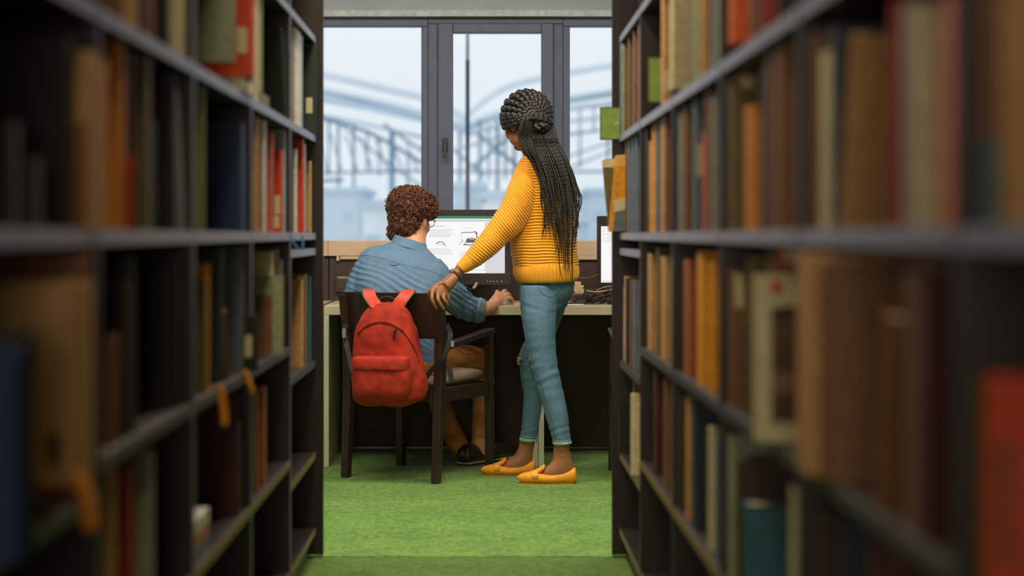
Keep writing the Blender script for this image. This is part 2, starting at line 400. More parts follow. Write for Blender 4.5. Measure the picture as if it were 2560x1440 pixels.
tube('base', [(0, 0, 0), (0, 0, .5)], .06, M_st, ps, n=0)

# ------------------------------------------------------------- bookcases
XL, XR = .548, .453            # distance of the shelf fronts from the camera axis
ZB = [.905*k for k in range(0, 7)] + [6.275]   # uprights: 0,.905,...,5.43 then the end
ZB = [0.0, .905, 1.81, 2.715, 3.61, 4.515, 5.43, 6.262]
SH = {'Z': 2.03, 'Y': 1.713, 'A': 1.388, 'B': 1.068, 'C': .742, 'D': .418, 'E': .10}     # shelf tops
SHE = {'Z': 2.03, 'Y': 1.713, 'A': 1.388, 'B': 1.068, 'B2': 1.018, 'C': .650, 'D': .348, 'E': .10}
DEPTH = .30; TH = .023
def bay_shelves(side, i):
    if i == len(ZB)-2: return SHE
    if side[0] in 'rR' and i <= 1: return dict(SH, C=.60, D=.30)
    if side[0] in 'lL' and i <= 2: return dict(SH, C=.70)
    return SH
def bookcase(side, label):
    s = -1 if side == 'left' else 1; xf = XL if side == 'left' else XR
    r = empty('bookcase', (s*(xf+DEPTH/2), 3.1, 0)); tag(r, label, 'bookcase', 'dark bookcases either side of the aisle')
    O = Vector(r.location)
    def bx(n, x0, x1, y0, y1, z0, z1, m=M_wood, bv=.0015):
        a, b = sorted((s*x0, s*x1))
        return box(n, (a-O.x, y0-O.y, z0), (b-O.x, y1-O.y, z1), m, r, bv)
    TOP = 2.36
    for i, z in enumerate(ZB[:-1]):
        bx('edge_tone_band', xf-.0012, xf+.0003, z-.011, z+.011, .10, TOP, M_band2 if (s < 0 and i >= 4) else M_band4, 0)  # added strips: far left ones painted lit, the rest shaded
        bx('upright', xf+.0005, xf+DEPTH, z-.011, z+.011, 0, TOP)
    e = xf-.024
    bx('end_panel', e, xf+DEPTH+.02, ZB[-1], ZB[-1]+.028, .006, TOP)
    bx('back_panel', xf+DEPTH, xf+DEPTH+.012, -.011, ZB[-1], 0, TOP)
    bx('top_board', xf, xf+DEPTH, -.011, ZB[-1], TOP, TOP+.024)
    for i in range(len(ZB)-1):
        hs = bay_shelves(side, i)
        for k, h in hs.items():
            if k == 'E': bx('plinth', xf+.02, xf+DEPTH, ZB[i]+.0115, ZB[i+1]-.0115, 0, h-TH-.001)
            bx('edge_tone_band', xf-.0012, xf-.0002, ZB[i]+.0115, ZB[i+1]-.0115, h-TH+.0005, h-.0005, M_band if k not in 'CDE' else M_band3 if k == 'C' else mat('worn_edge', (120, 92, 58), .5), 0)  # upper strips painted with window light, middle one dimmer, low ones worn
            bx('shelf', xf, xf+DEPTH, ZB[i]+.0115, ZB[i+1]-.0115, h-TH, h, M_edge)
    return r
bookcase('left', 'dark brown bookcase along the left side of the aisle')
bookcase('right', 'dark brown bookcase along the right side of the aisle')

# ------------------------------------------------------------- books
PAL = {'amber': (214, 140, 52), 'rust': (160, 88, 40), 'cream': (204, 196, 154), 'tan': (190, 146, 90), 'brown': (124, 84, 48), 'dkbrown': (58, 36, 26), 'orange': (214, 96, 26), 'redorange': (205, 62, 14),
       'red': (150, 34, 22), 'maroon': (70, 18, 22), 'yellow': (222, 152, 22), 'blue': (32, 66, 112), 'navy': (22, 34, 56), 'teal': (46, 96, 108),
       'black': (24, 21, 20), 'olive': (104, 92, 48), 'green': (128, 140, 40), 'dkgreen': (32, 50, 40), 'sage': (146, 156, 122), 'grey': (134, 136, 130),
       'bluegrey': (96, 112, 126), 'white': (214, 212, 206), 'mauve': (122, 88, 72), 'pink': (190, 96, 84), 'paleblue': (150, 170, 178), 'lime': (112, 140, 52),
       'signgreen': (136, 168, 80)}
WORD = {'dkbrown': 'dark brown', 'redorange': 'bright orange', 'dkgreen': 'dark green', 'sage': 'grey-green', 'bluegrey': 'blue-grey', 'paleblue': 'pale blue', 'lime': 'lime green', 'signgreen': 'green'}
def bm_cloth(c): return mat('book_'+c, PAL[c], .55, var=.12, scale=60, bump=.0003)
M_page = mat('page_edges', (206, 190, 150), .9, var=.1, scale=90, stretch=(1, 60, 1))
M_lab = mat('paper_label', (210, 202, 160), .8, var=.03)
BOOKS = []
def bk(side, shelf, x, ytop, c, t=.035, prot=0.0, dep=.17, lean=0.0, labels=(), ybot=None, c2=None, rev=False, note=None):
    """x = pixel of the camera-side spine corner, ytop = pixel of its top; lean in degrees along the aisle"""
    s = -1 if side == 'L' else 1; xf = XL if s < 0 else XR
    X = xf-prot+.012
    d = abs(x-CX); z = F*X/d
    i = max(k for k in range(len(ZB)-1) if ZB[k] < z) if z < ZB[-1] else len(ZB)-2
    hs = bay_shelves(side, i)
    lo, hi = ZB[i]+.014, ZB[i+1]-.014-t
    z = min(max(z, lo), hi)
    keys = sorted(hs.items(), key=lambda q: q[1]); names = [k for k, v in keys]
    base = hs[shelf]; up = [v for k, v in keys if v > base+.01 and k != 'B2']
    if shelf == 'C' and i == len(ZB)-2: up = [hs['B2']]
    ceil_ = (min(up) if up else 2.3)-TH-.004
    if ybot is not None: base = max(base, H-(ybot-CY)*z/F)
    top = min(H-(ytop-CY)*z/F, ceil_)
    BOOKS.append(dict(top=top, s=s, side=side, shelf=shelf, X=X, z=z, i=i, base=base, h=max(.05, top-base), c=c, t=t, dep=dep, lean=lean, labels=labels, c2=c2, rev=rev, x=x, note=note))
L, R = 'L', 'R'
#  ---- left, shelf A
bk(L,'A',733,66,'grey',.04); bk(L,'A',741,58,'white',.04); bk(L,'A',748,64,'white',.05); bk(L,'A',754,90,'paleblue',.03)
bk(L,'A',789,102,'dkgreen',.02,prot=.018,dep=.12,labels=((765,244,781,283),),note='label low on its cover')
bk(L,'A',640,-30,'cream',.06); bk(L,'A',652,-30,'sage',.03); bk(L,'A',714,54,'dkgreen',.02,lean=-20,dep=.16,labels=())
bk(L,'A',628,-40,'redorange',.07,prot=.035,dep=.20,ybot=187,labels=((593,68,618,133),),note='paper label on its cover')
bk(L,'A',583,-40,'sage',.03,prot=.025,dep=.17,ybot=154)
bk(L,'A',462,-60,'cream',.05); bk(L,'A',480,-60,'teal',.05); bk(L,'A',415,-60,'black',.04); bk(L,'A',376,-60,'brown',.04)
bk(L,'A',352,-60,'navy',.04); bk(L,'A',334,-60,'tan',.04); bk(L,'A',300,-60,'brown',.05)
bk(L,'A',232,-60,'black',.05,dep=.2); bk(L,'A',180,-60,'black',.05); bk(L,'A',80,-90,'navy',.05)
#  ---- left, shelf B
bk(L,'B',730,372,'dkbrown',.05); bk(L,'B',740,372,'white',.03); bk(L,'B',757,340,'redorange',.045,labels=()); bk(L,'B',762,360,'paleblue',.03)
bk(L,'B',777,402,'tan',.05,dep=.14)
bk(L,'B',641,292,'tan',.05); bk(L,'B',651,370,'brown',.03); bk(L,'B',660,300,'white',.05); bk(L,'B',703,374,'redorange',.04,dep=.15,labels=((684,488,702,535),(669,540,698,570)),note='dark picture and labels')
bk(L,'B',681,332,'pink',.03,dep=.12); bk(L,'B',713,322,'paleblue',.03,dep=.10)
bk(L,'B',505,215,'green',.04); bk(L,'B',612,306,'blue',.08,dep=.2,note='wide cover facing out');
bk(L,'B',233,126,'tan',.05,prot=.02); bk(L,'B',207,305,'brown',.05,prot=.01); bk(L,'B',254,148,'yellow',.05,prot=.01); bk(L,'B',300,95,'amber',.06,prot=.0,dep=.19,labels=())
bk(L,'B',322,130,'maroon',.04); bk(L,'B',330,388,'red',.04,prot=.01); bk(L,'B',364,92,'olive',.06); bk(L,'B',380,300,'dkgreen',.04); bk(L,'B',430,180,'black',.04)
bk(L,'B',457,196,'paleblue',.03,lean=-18,dep=.12)
bk(L,'B',163,90,'black',.05,dep=.2); bk(L,'B',78,390,'dkgreen',.06,dep=.2); bk(L,'B',20,300,'black',.06)
#  ---- left, shelf C
bk(L,'C',764,686,'brown',.06,dep=.08,labels=((744,686,764,697),)); bk(L,'C',775,690,'teal',.04,dep=.10); bk(L,'C',755,700,'tan',.05,dep=.09)
bk(L,'C',680,630,'cream',.04,dep=.15); bk(L,'C',692,622,'brown',.04,dep=.12); bk(L,'C',708,690,'sage',.03,prot=.03,dep=.19,ybot=925,labels=(),note='brown picture on its cover')
bk(L,'C',703,650,'grey',.03); bk(L,'C',722,642,'sage',.03); bk(L,'C',716,640,'maroon',.03)
bk(L,'C',644,790,'black',.04,prot=.03,dep=.12,labels=((613,838,630,892),),note='small paper label')
bk(L,'C',511,700,'olive',.05); bk(L,'C',518,660,'yellow',.03); bk(L,'C',552,622,'dkgreen',.04,dep=.12); bk(L,'C',570,745,'mauve',.02,lean=-24,dep=.08)
bk(L,'C',610,620,'bluegrey',.05,dep=.10); bk(L,'C',621,662,'teal',.03,dep=.12); bk(L,'C',627,655,'brown',.03)
bk(L,'C',280,842,'brown',.05,prot=.0,dep=.10); bk(L,'C',332,640,'dkgreen',.04,lean=-5); bk(L,'C',312,700,'dkbrown',.04); bk(L,'C',440,640,'black',.04,dep=.16)
bk(L,'C',200,705,'tan',.09,prot=.05,dep=.19,ybot=1215,note='plain wide cover with dark oval'); bk(L,'C',213,630,'brown',.05,prot=.02,dep=.16)
#  ---- left, shelf D
bk(L,'D',660,970,'rust',.06,dep=.09); bk(L,'D',640,990,'brown',.05,dep=.12)
bk(L,'D',594,1060,'black',.06,dep=.2); bk(L,'D',618,1000,'blue',.05,dep=.10); bk(L,'D',592,985,'maroon',.04,dep=.12)
bk(L,'D',373,1130,'grey',.06,dep=.14); bk(L,'D',322,1172,'red',.06,dep=.10); bk(L,'D',276,1165,'tan',.05,dep=.10); bk(L,'D',360,1240,'sage',.04)
bk(L,'C',45,870,'blue',.03,prot=.05,dep=.2); bk(L,'C',76,830,'black',.03,prot=.05,dep=.2)
bk(L,'E',150,1320,'orange',.06,dep=.16); bk(L,'E',60,1330,'brown',.06)
#  ---- right, shelf A
bk(R,'A',1538,104,'bluegrey',.05,prot=.012); bk(R,'A',1549,86,'sage',.05,prot=.008); bk(R,'A',1561,76,'brown',.05); bk(R,'A',1573,60,'olive',.06); bk(R,'A',1586,44,'brown',.07)
bk(R,'A',1600,34,'brown',.09,dep=.2,labels=())
bk(R,'A',1606,34,'brown',.05,prot=0,dep=.08); bk(R,'A',1658,-30,'tan',.05,labels=((1659,176,1678,228),)); bk(R,'A',1678,-30,'cream',.05,prot=.02,dep=.2,ybot=222,note='large plain cover')
bk(R,'A',1742,-30,'sage',.05); bk(R,'A',1758,-30,'tan',.05,labels=((1775,134,1797,165),)); bk(R,'A',1786,-30,'bluegrey',.05); bk(R,'A',1799,-30,'sage',.05)
bk(R,'A',1812,-40,'grey',.05); bk(R,'A',1834,-40,'orange',.08,prot=.01,ybot=106); bk(R,'A',1886,-40,'mauve',.05); bk(R,'A',1916,-60,'red',.05); bk(R,'A',1950,-60,'dkbrown',.05)
bk(R,'A',2015,-80,'black',.05); bk(R,'A',2120,-80,'dkbrown',.05); bk(R,'A',2235,-80,'red',.06)
#  ---- right, shelf B
bk(R,'B',1566,352,'brown',.04); bk(R,'B',1573,345,'bluegrey',.05); bk(R,'B',1582,340,'bluegrey',.05); bk(R,'B',1591,336,'bluegrey',.05)
bk(R,'B',1604,318,'bluegrey',.04); bk(R,'B',1611,318,'sage',.03); bk(R,'B',1618,322,'dkbrown',.05,labels=()); bk(R,'B',1627,352,'tan',.05); bk(R,'B',1634,315,'yellow',.04)
bk(R,'B',1643,300,'bluegrey',.05); bk(R,'B',1657,292,'tan',.06); bk(R,'B',1665,290,'brown',.05)
bk(R,'B',1686,312,'sage',.05,labels=()); bk(R,'B',1697,275,'grey',.05); bk(R,'B',1715,262,'brown',.06); bk(R,'B',1738,246,'bluegrey',.05,labels=((1742,360,1760,440),)); bk(R,'B',1762,330,'pink',.04)
bk(R,'B',1771,215,'brown',.05); bk(R,'B',1785,240,'grey',.05)
bk(R,'B',1808,205,'orange',.06,labels=()); bk(R,'B',1828,170,'olive',.07,labels=((1850,178,1885,220),)); bk(R,'B',1876,262,'amber',.07,labels=()); bk(R,'B',1912,165,'navy',.05)
bk(R,'B',1926,98,'mauve',.06); bk(R,'B',1955,92,'brown',.07,c2=None)
bk(R,'B',2012,180,'sage',.06); bk(R,'B',2034,80,'mauve',.05); bk(R,'B',2070,125,'cream',.06); bk(R,'B',2098,62,'navy',.06)
bk(R,'B',2100,58,'tan',.05,lean=19,dep=.11); bk(R,'B',2244,0,'red',.04,dep=.10); bk(R,'B',2282,0,'grey',.06); bk(R,'B',2300,12,'cream',.10,dep=.16)
bk(R,'B',2412,-30,'orange',.09,dep=.16,labels=((2425,310,2455,390),)); bk(R,'B',2464,-30,'mauve',.06); bk(R,'B',2472,345,'teal',.07,prot=.01); bk(R,'B',2508,-30,'tan',.08); bk(R,'B',2546,-30,'tan',.08)
#  ---- right, shelf C
bk(R,'C',1549,715,'paleblue',.02,lean=6,dep=.1); bk(R,'C',1556,690,'tan',.05); bk(R,'C',1568,697,'navy',.05,dep=.1); bk(R,'C',1577,700,'brown',.04); bk(R,'C',1586,700,'bluegrey',.06)
bk(R,'C',1605,632,'tan',.10); bk(R,'C',1626,634,'tan',.10); bk(R,'C',1646,618,'olive',.05); bk(R,'C',1662,642,'tan',.12)
bk(R,'C',1686,640,'sage',.10,labels=((1702,628,1722,655),)); bk(R,'C',1722,650,'rust',.12,c2=None); bk(R,'C',1757,628,'yellow',.12); bk(R,'C',1781,655,'yellow',.06)
bk(R,'C',1807,680,'mauve',.07); bk(R,'C',1832,678,'brown',.07,labels=((1836,682,1858,770),)); bk(R,'C',1868,800,'maroon',.08); bk(R,'C',1874,640,'olive',.04,dep=.1)
bk(R,'C',1896,690,'cream',.06,prot=.04,dep=.2,ybot=1146,note='brown striped picture and red square on its cover'); bk(R,'C',1934,612,'brown',.06,dep=.14,labels=((1955,618,2008,652),),note='red tab at its top')
bk(R,'C',2028,632,'tan',.12,prot=.03,dep=.2,ybot=1205,note='wide plain cover'); bk(R,'C',2070,660,'brown',.08,prot=.02); bk(R,'C',2202,772,'brown',.04,lean=12,dep=.05); bk(R,'C',2292,640,'mauve',.06,dep=.10); bk(R,'C',2330,680,'maroon',.05,dep=.1)
bk(R,'C',2440,950,'olive',.04); bk(R,'C',2472,940,'redorange',.06,dep=.16)
#  ---- right, shelf D
bk(R,'D',1538,1002,'black',.05,prot=.018,dep=.15,ybot=1200); bk(R,'D',1580,986,'cream',.04,prot=.02); bk(R,'D',1586,932,'mauve',.04)
bk(R,'D',1606,902,'tan',.06,labels=((1610,914,1636,1030),)); bk(R,'D',1640,930,'maroon',.09); bk(R,'D',1665,945,'brown',.06)
bk(R,'D',1685,962,'grey',.08); bk(R,'D',1702,980,'dkbrown',.06); bk(R,'D',1721,990,'tan',.06); bk(R,'D',1741,1000,'navy',.10); bk(R,'D',1778,1072,'cream',.05,labels=())
bk(R,'D',1800,1108,'blue',.08); bk(R,'D',1830,1090,'sage',.06); bk(R,'D',1868,1262,'teal',.06,dep=.16); bk(R,'D',1850,1150,'dkbrown',.06); bk(R,'D',1988,1222,'cream',.05); bk(R,'D',2006,1262,'grey',.10); bk(R,'D',2060,1290,'dkbrown',.07)
bk(R,'D',2120,1300,'navy',.06); bk(R,'D',2200,1310,'maroon',.07)
bk(R,'E',1850,1395,'red',.05); bk(R,'E',1775,1400,'navy',.05)

# resolve thickness overlaps on every shelf run
from collections import defaultdict
runs = defaultdict(list)
for b in BOOKS: runs[(b['side'], b['shelf'], b['i'])].append(b)
for k, v in runs.items():
    v.sort(key=lambda b: -b['z'])
    far = ZB[k[2]+1]-.013
    if k == ('R', 'B', 6): far = 6.16
    for b in v:
        ln = abs(math.sin(math.radians(b['lean'])))*b['h']
        b['z'] = min(b['z'], far-.02)
        b['t'] = max(.014, min(b['t'], far-.0015-b['z']))
        b['h'] = min(b['h'], (b['top']-b['base'])*(1 if not ln else math.cos(math.radians(b['lean']))))
        far = b['z']-.0005-ln
ORD = ['first', 'second', 'third', 'fourth', 'fifth', 'sixth', 'seventh', 'eighth', 'ninth', 'tenth', 'eleventh', 'twelfth', 'thirteenth', 'fourteenth']
SHN = {'A': 'upper shelf', 'B': 'eye-level shelf', 'C': 'middle shelf', 'D': 'low shelf', 'E': 'bottom shelf'}
BAYN = {6: 'bay by the window', 5: 'second bay', 4: 'third bay', 3: 'fourth bay', 2: 'fifth bay', 1: 'nearest bay', 0: 'nearest bay'}
def build_book(b, idx):
    s = b['s']; t, h, dep = b['t'], b['h'], b['dep']
    p0 = (s*b['X'], b['z'], b['base'])
    r = empty('book', p0)
    # local: x from spine (0) to fore edge (s*dep), y 0..t, z 0..h ; leaning = rotation about x
    if b['lean']:
        a = math.radians(b['lean'])*(-s if s < 0 else 1)*-1
        # near-side corner stays on the shelf
        r.rotation_euler = (abs(a), 0, 0)
    bd = min(.0028, t*.2)
    c = bm_cloth(b['c'])
    bm = bmesh.new()
    def bx2(x0, x1, y0, y1, z0, z1):
        a_, b_ = sorted((s*x0, s*x1)); add_box(bm, (a_, y0, z0), (b_, y1, z1))
    # boards and rounded spine in one profile
    prof = []
    n = 5
    for k in range(n+1):
        th = math.pi*k/n
        prof.append((.004-.006*math.sin(th) if not b['rev'] else .0, t/2-(t/2)*math.cos(th)))
    outer = [(dep, 0)]+prof+[(dep, t)]
    inner = [(dep, t-bd), (.006, t-bd), (.006, bd), (dep, bd)]
    pts = outer+inner
    lo = [bm.verts.new((s*x, y, 0)) for x, y in pts]; hi = [bm.verts.new((s*x, y, h)) for x, y in pts]
    m_ = len(pts)
    for k in range(m_): bm.faces.new((lo[k], lo[(k+1) % m_], hi[(k+1) % m_], hi[k]))
    bm.faces.new(lo[::-1]); bm.faces.new(hi)
    from_bm('cover', bm, c, r)
    bm = bmesh.new(); a_, b_ = sorted((s*.0065, s*(dep-.004))); add_box(bm, (a_, bd+.0003, .003), (b_, t-bd-.0003, h-.004)); from_bm('page_block', bm, M_page, r)
    z = b['z']
    for (x0, y0, x1, y1) in b['labels']:
        za = H-(y1-CY)*z/F-b['base']; zb_ = H-(y0-CY)*z/F-b['base']
        xa = abs(x0-CX)*z/F-b['X']; xb = abs(x1-CX)*z/F-b['X']; xa, xb = sorted((xa, xb)); xa = max(xa, .004); xb = min(max(xb, xa+.012), dep)
        zb_ = min(zb_, h-.004); za = max(.004, min(za, zb_-.015))
        l0, l1 = sorted((s*xa, s*xb))
        box('paper_label', (l0, -.0009, za), (l1, .0, zb_), M_lab, r)
    return r
for (side, shelf, i), v in sorted(runs.items(), key=lambda q: str(q[0])):
    v.sort(key=lambda b: -b['z'])
    n = len(v)
    for k, b in enumerate(v):
        ob = build_book(b, k)
        cw = WORD.get(b['c'], b['c'])
        kind = 'leaning book' if b['lean'] else 'book'
        which = ORD[k]+' from the window'
        lab = f"{cw} {kind}, {which}, {SHN[shelf]}, {BAYN[i]}, {'left' if side == 'L' else 'right'} bookcase"
        tag(ob, lab, 'book', 'books on the '+('left' if side == 'L' else 'right')+' bookcase')
        b['o'] = ob
def find(side, shelf, x):
    return min((b for b in BOOKS if b['side'] == side and b['shelf'] == shelf), key=lambda b: abs(b['x']-x))
def patch(b, x0, y0, x1, y1, m, nm='printed_panel', off=.0012):
    z = b['z']; s = b['s']; h = b['h']
    za = max(.006, H-(y1-CY)*z/F-b['base']); zb_ = min(h-.006, H-(y0-CY)*z/F-b['base'])
    xa, xb = sorted((abs(x0-CX)*z/F-b['X'], abs(x1-CX)*z/F-b['X'])); xa = max(xa, .006); xb = min(max(xb, xa+.01), b['dep'])
    l0, l1 = sorted((s*xa, s*xb))
    if zb_ > za: box(nm, (l0, -off, za), (l1, 0, zb_), m, b['o'])
# pictures and bands printed on covers that face the camera
q = find(L, 'B', 703); patch(q, 668, 405, 686, 535, mat('dark_print', (44, 46, 38), .6, var=.3, scale=50), 'cover_picture')
q = find(L, 'C', 708); patch(q, 640, 738, 681, 888, mat('brown_print', (134, 92, 58), .6, var=.2, scale=40), 'cover_picture')
q = find(R, 'C', 1896)
for y0, y1, c in ((765, 800, (70, 40, 22)), (800, 860, (96, 66, 34)), (860, 930, (84, 54, 30)), (930, 985, (128, 98, 66)), (985, 1055, (84, 50, 26))):
    patch(q, 1928, y0, 2018, y1, mat('stripe%d' % y0, c, .6), 'cover_stripe')
patch(q, 1928, 694, 1955, 735, mat('red_print', (190, 44, 14), .6), 'cover_square')
q = find(R, 'C', 1934); patch(q, 1930, 614, 1956, 652, mat('red_print', (190, 44, 14), .6), 'red_tab')
q = find(L, 'C', 200); patch(q, 120, 1082, 152, 1158, mat('dark_oval', (70, 48, 30), .6), 'dark_oval')
q = find(L, 'B', 300); patch(q, 252, 318, 272, 385, mat('dark_oval', (70, 48, 30), .6), 'printed_mark')
q = find(R, 'B', 1876); patch(q, 1888, 236, 1912, 280, mat('red_print', (190, 44, 14), .6), 'red_tab')
q = find(R, 'C', 2472); patch(q, 2480, 1100, 2530, 1420, mat('brown_print2', (110, 70, 42), .6), 'lower_panel')
q = find(R, 'D', 1606); patch(q, 1612, 1100, 1636, 1210, mat('dark_print2', (80, 52, 30), .6), 'printed_panel')
q = find(L, 'D', 594); patch(q, 490, 1168, 535, 1212, mat('olive_print', (70, 66, 34), .6), 'cover_picture'); patch(q, 490, 1214, 535, 1255, mat('green_print', (20, 44, 20), .6), 'cover_picture')
# lying books
def lying(side, shelf, x, t, c, dep, w, lab, base=None, z=None, prot=0.0):
    s = -1 if side == 'L' else 1; xf = XL if s < 0 else XR; X = xf-prot+.012
    z = z or F*X/abs(x-CX)
    r = empty('book', (s*X, z, base)); c_ = bm_cloth(c); 
    for a, b in ((0, .003), (t-.003, t)):
        l0, l1 = sorted((0, s*dep)); box('board', (l0, 0, a), (l1, w, b), c_, r)
    l0, l1 = sorted((0, s*.003)); box('spine', (l0, 0, .003), (l1, w, t-.003), c_, r)
    l0, l1 = sorted((s*.0032, s*(dep-.004))); box('page_block', (l0, .004, .0031), (l1, w-.004, t-.0031), mat('white_pages', (206, 200, 186), .9, stretch=(1, 1, 60)), r)
    tag(r, lab, 'book', 'books lying flat'); return r
lying('L', 'A', 0, .035, 'olive', .17, .20, 'olive book lying flat beside the leaning dark book, left bookcase', SH['A'], 4.80)
lying('L', 'A', 0, .028, 'cream', .16, .2, 'cream book lying flat under the bright orange binder on the left', SH['A'], 4.30, prot=.02)
lying('L', 'D', 0, .03, 'bluegrey', .16, .24, 'blue-grey book lowest of the three lying flat, left bookcase', SH['D'], 3.66)
lying('L', 'D', 0, .025, 'pink', .15, .23, 'pink book in the middle of the three lying flat, left bookcase', SH['D']+.0305, 3.67)
lying('L', 'D', 0, .028, 'white', .15, .22, 'white book on top of the three lying flat, left bookcase', SH['D']+.056, 3.68)
# green shelf markers, protruding into the aisle
def marker(x0, x1, y0, y1, X, lab):
    z = F*X/(x0-CX); w_ = (x1-x0)*z/F; h_ = (y1-y0)*z/F; zb_ = H-(y1-CY)*z/F
    r = empty('shelf_marker', (X, z, zb_)); tag(r, lab, 'marker', 'green shelf markers on the right bookcase')
    box('backing', (0, .0, 0), (w_, .004, h_), mat('dark_backing', (50, 44, 52), .5), r)
    box('green_card', (.003, -.0015, .004), (w_-.001, 0, h_-.004), mat('book_signgreen', PAL['signgreen'], .5), r)
    box('small_mark', (w_*.42, -.0022, h_*.48), (w_*.42+.012, -.0015, h_*.48+.006), M_lab, r); return r
marker(1500, 1590, 267, 350, .388, 'green card marker sticking out past the far end of the right bookcase')
marker(1620, 1690, 142, 258, .44, 'green card marker beside the large cream book, right bookcase')
# bookmark ribbons
def ribbon(pts, wpx, z, c, lab):
    bm = bmesh.new(); q_ = catmull([tuple(P(a, b, z)) for a, b in pts], 5); wd = wpx*z/F/2; pr = None
    for p in q_:
        p = Vector(p); v = [bm.verts.new(p+Vector(d)) for d in ((-wd, -.001, 0), (wd, -.001, 0), (wd, .001, 0), (-wd, .001, 0))]
        if pr:
            for i in range(4): bm.faces.new((pr[i], pr[(i+1) % 4], v[(i+1) % 4], v[i]))
        else: bm.faces.new(v)
        pr = v
    bm.faces.new(pr); o = from_bm('ribbon', bm, mat('rib_'+str(c), c, .6), None, True); tag(o, lab, 'ribbon', 'bookmark ribbons'); return o
ribbon([(545, 962), (553, 985), (560, 1030), (562, 1064)], 18, F*.525/(CX-553), (226, 150, 30), 'yellow ribbon hanging over the dark book, left bookcase')
ribbon([(610, 926), (620, 945), (632, 985)], 14, F*.52/(CX-620), (226, 150, 30), 'yellow ribbon hanging by the orange book, left bookcase')
ribbon([(188, 1184), (206, 1215), (222, 1270), (226, 1325)], 38, F*.50/(CX-206), (230, 140, 30), 'wide orange ribbon hanging low in the nearest left bay')
ribbon([(724, 585), (733, 605), (745, 622)], 6, F*.53/(CX-730), (70, 124, 180), 'blue ribbon, slanting one below the eye-level shelf on the left')
ribbon([(755, 590), (757, 605), (757, 624)], 6, F*.53/(CX-757), (70, 124, 180), 'blue ribbon, straight one below the eye-level shelf on the left')
# leaning pair poking out past the right bookcase's end
def slab_book(name, quad, t, c, lab, z, extra=()):
    """book whose camera-facing cover has the four pixel corners (tl,tr,br,bl)"""
    r = empty(name, P(*quad[3], z)); O = Vector(r.location); f = [P(a, b, z)-O for a, b in quad]
    bm = bmesh.new(); g = [p+Vector((0, t, 0)) for p in f]
    add_rings(bm, [f, g]); from_bm('cover', bm, bm_cloth(c), r, bevel=.002)
    i_ = [f[0].lerp(f[1], .06)+Vector((0, .003, .003)), f[1].lerp(f[0], .06)+Vector((0, .003, .003)), f[2].lerp(f[1], .3)+Vector((0, .003, 0)), f[3].lerp(f[0], .3)+Vector((0, .003, 0))]
    bm = bmesh.new(); add_rings(bm, [i_, [p+Vector((0, t-.006, 0)) for p in i_]]); from_bm('page_block', bm, M_page, r)
    for qd, mm, nm in extra:
        e = [P(a, b, z)-O+Vector((0, -.0012, 0)) for a, b in qd]; bm = bmesh.new(); add_rings(bm, [e, [p+Vector((0, .0011, 0)) for p in e]]); from_bm(nm, bm, mm, r)
    tag(r, lab, 'book'); return r
slab_book('book', [(1506, 400), (1606, 396), (1606, 578), (1522, 578)], .03, 'olive', 'dark olive book with cream top leaning out past the yellow book', 6.205,
          [([(1506, 400), (1560, 398), (1560, 417), (1506, 419)], M_lab, 'cream_band')])
slab_book('book', [(1538, 390), (1606, 387), (1606, 579), (1523, 579)], .03, 'yellow', 'yellow book leaning out of the right bookcase over the monitor', 6.168,
          [([(1538, 390), (1590, 388), (1589, 414), (1536, 416)], mat('pale_orange', (240, 186, 100), .6), 'top_band'), ([(1534, 500), (1580, 490), (1580, 520), (1534, 530)], M_lab, 'cream_band'), ([(1537, 531), (1580, 521), (1576, 577), (1533, 577)], mat('book_bluegrey', PAL['bluegrey'], .6), 'lower_panel')])
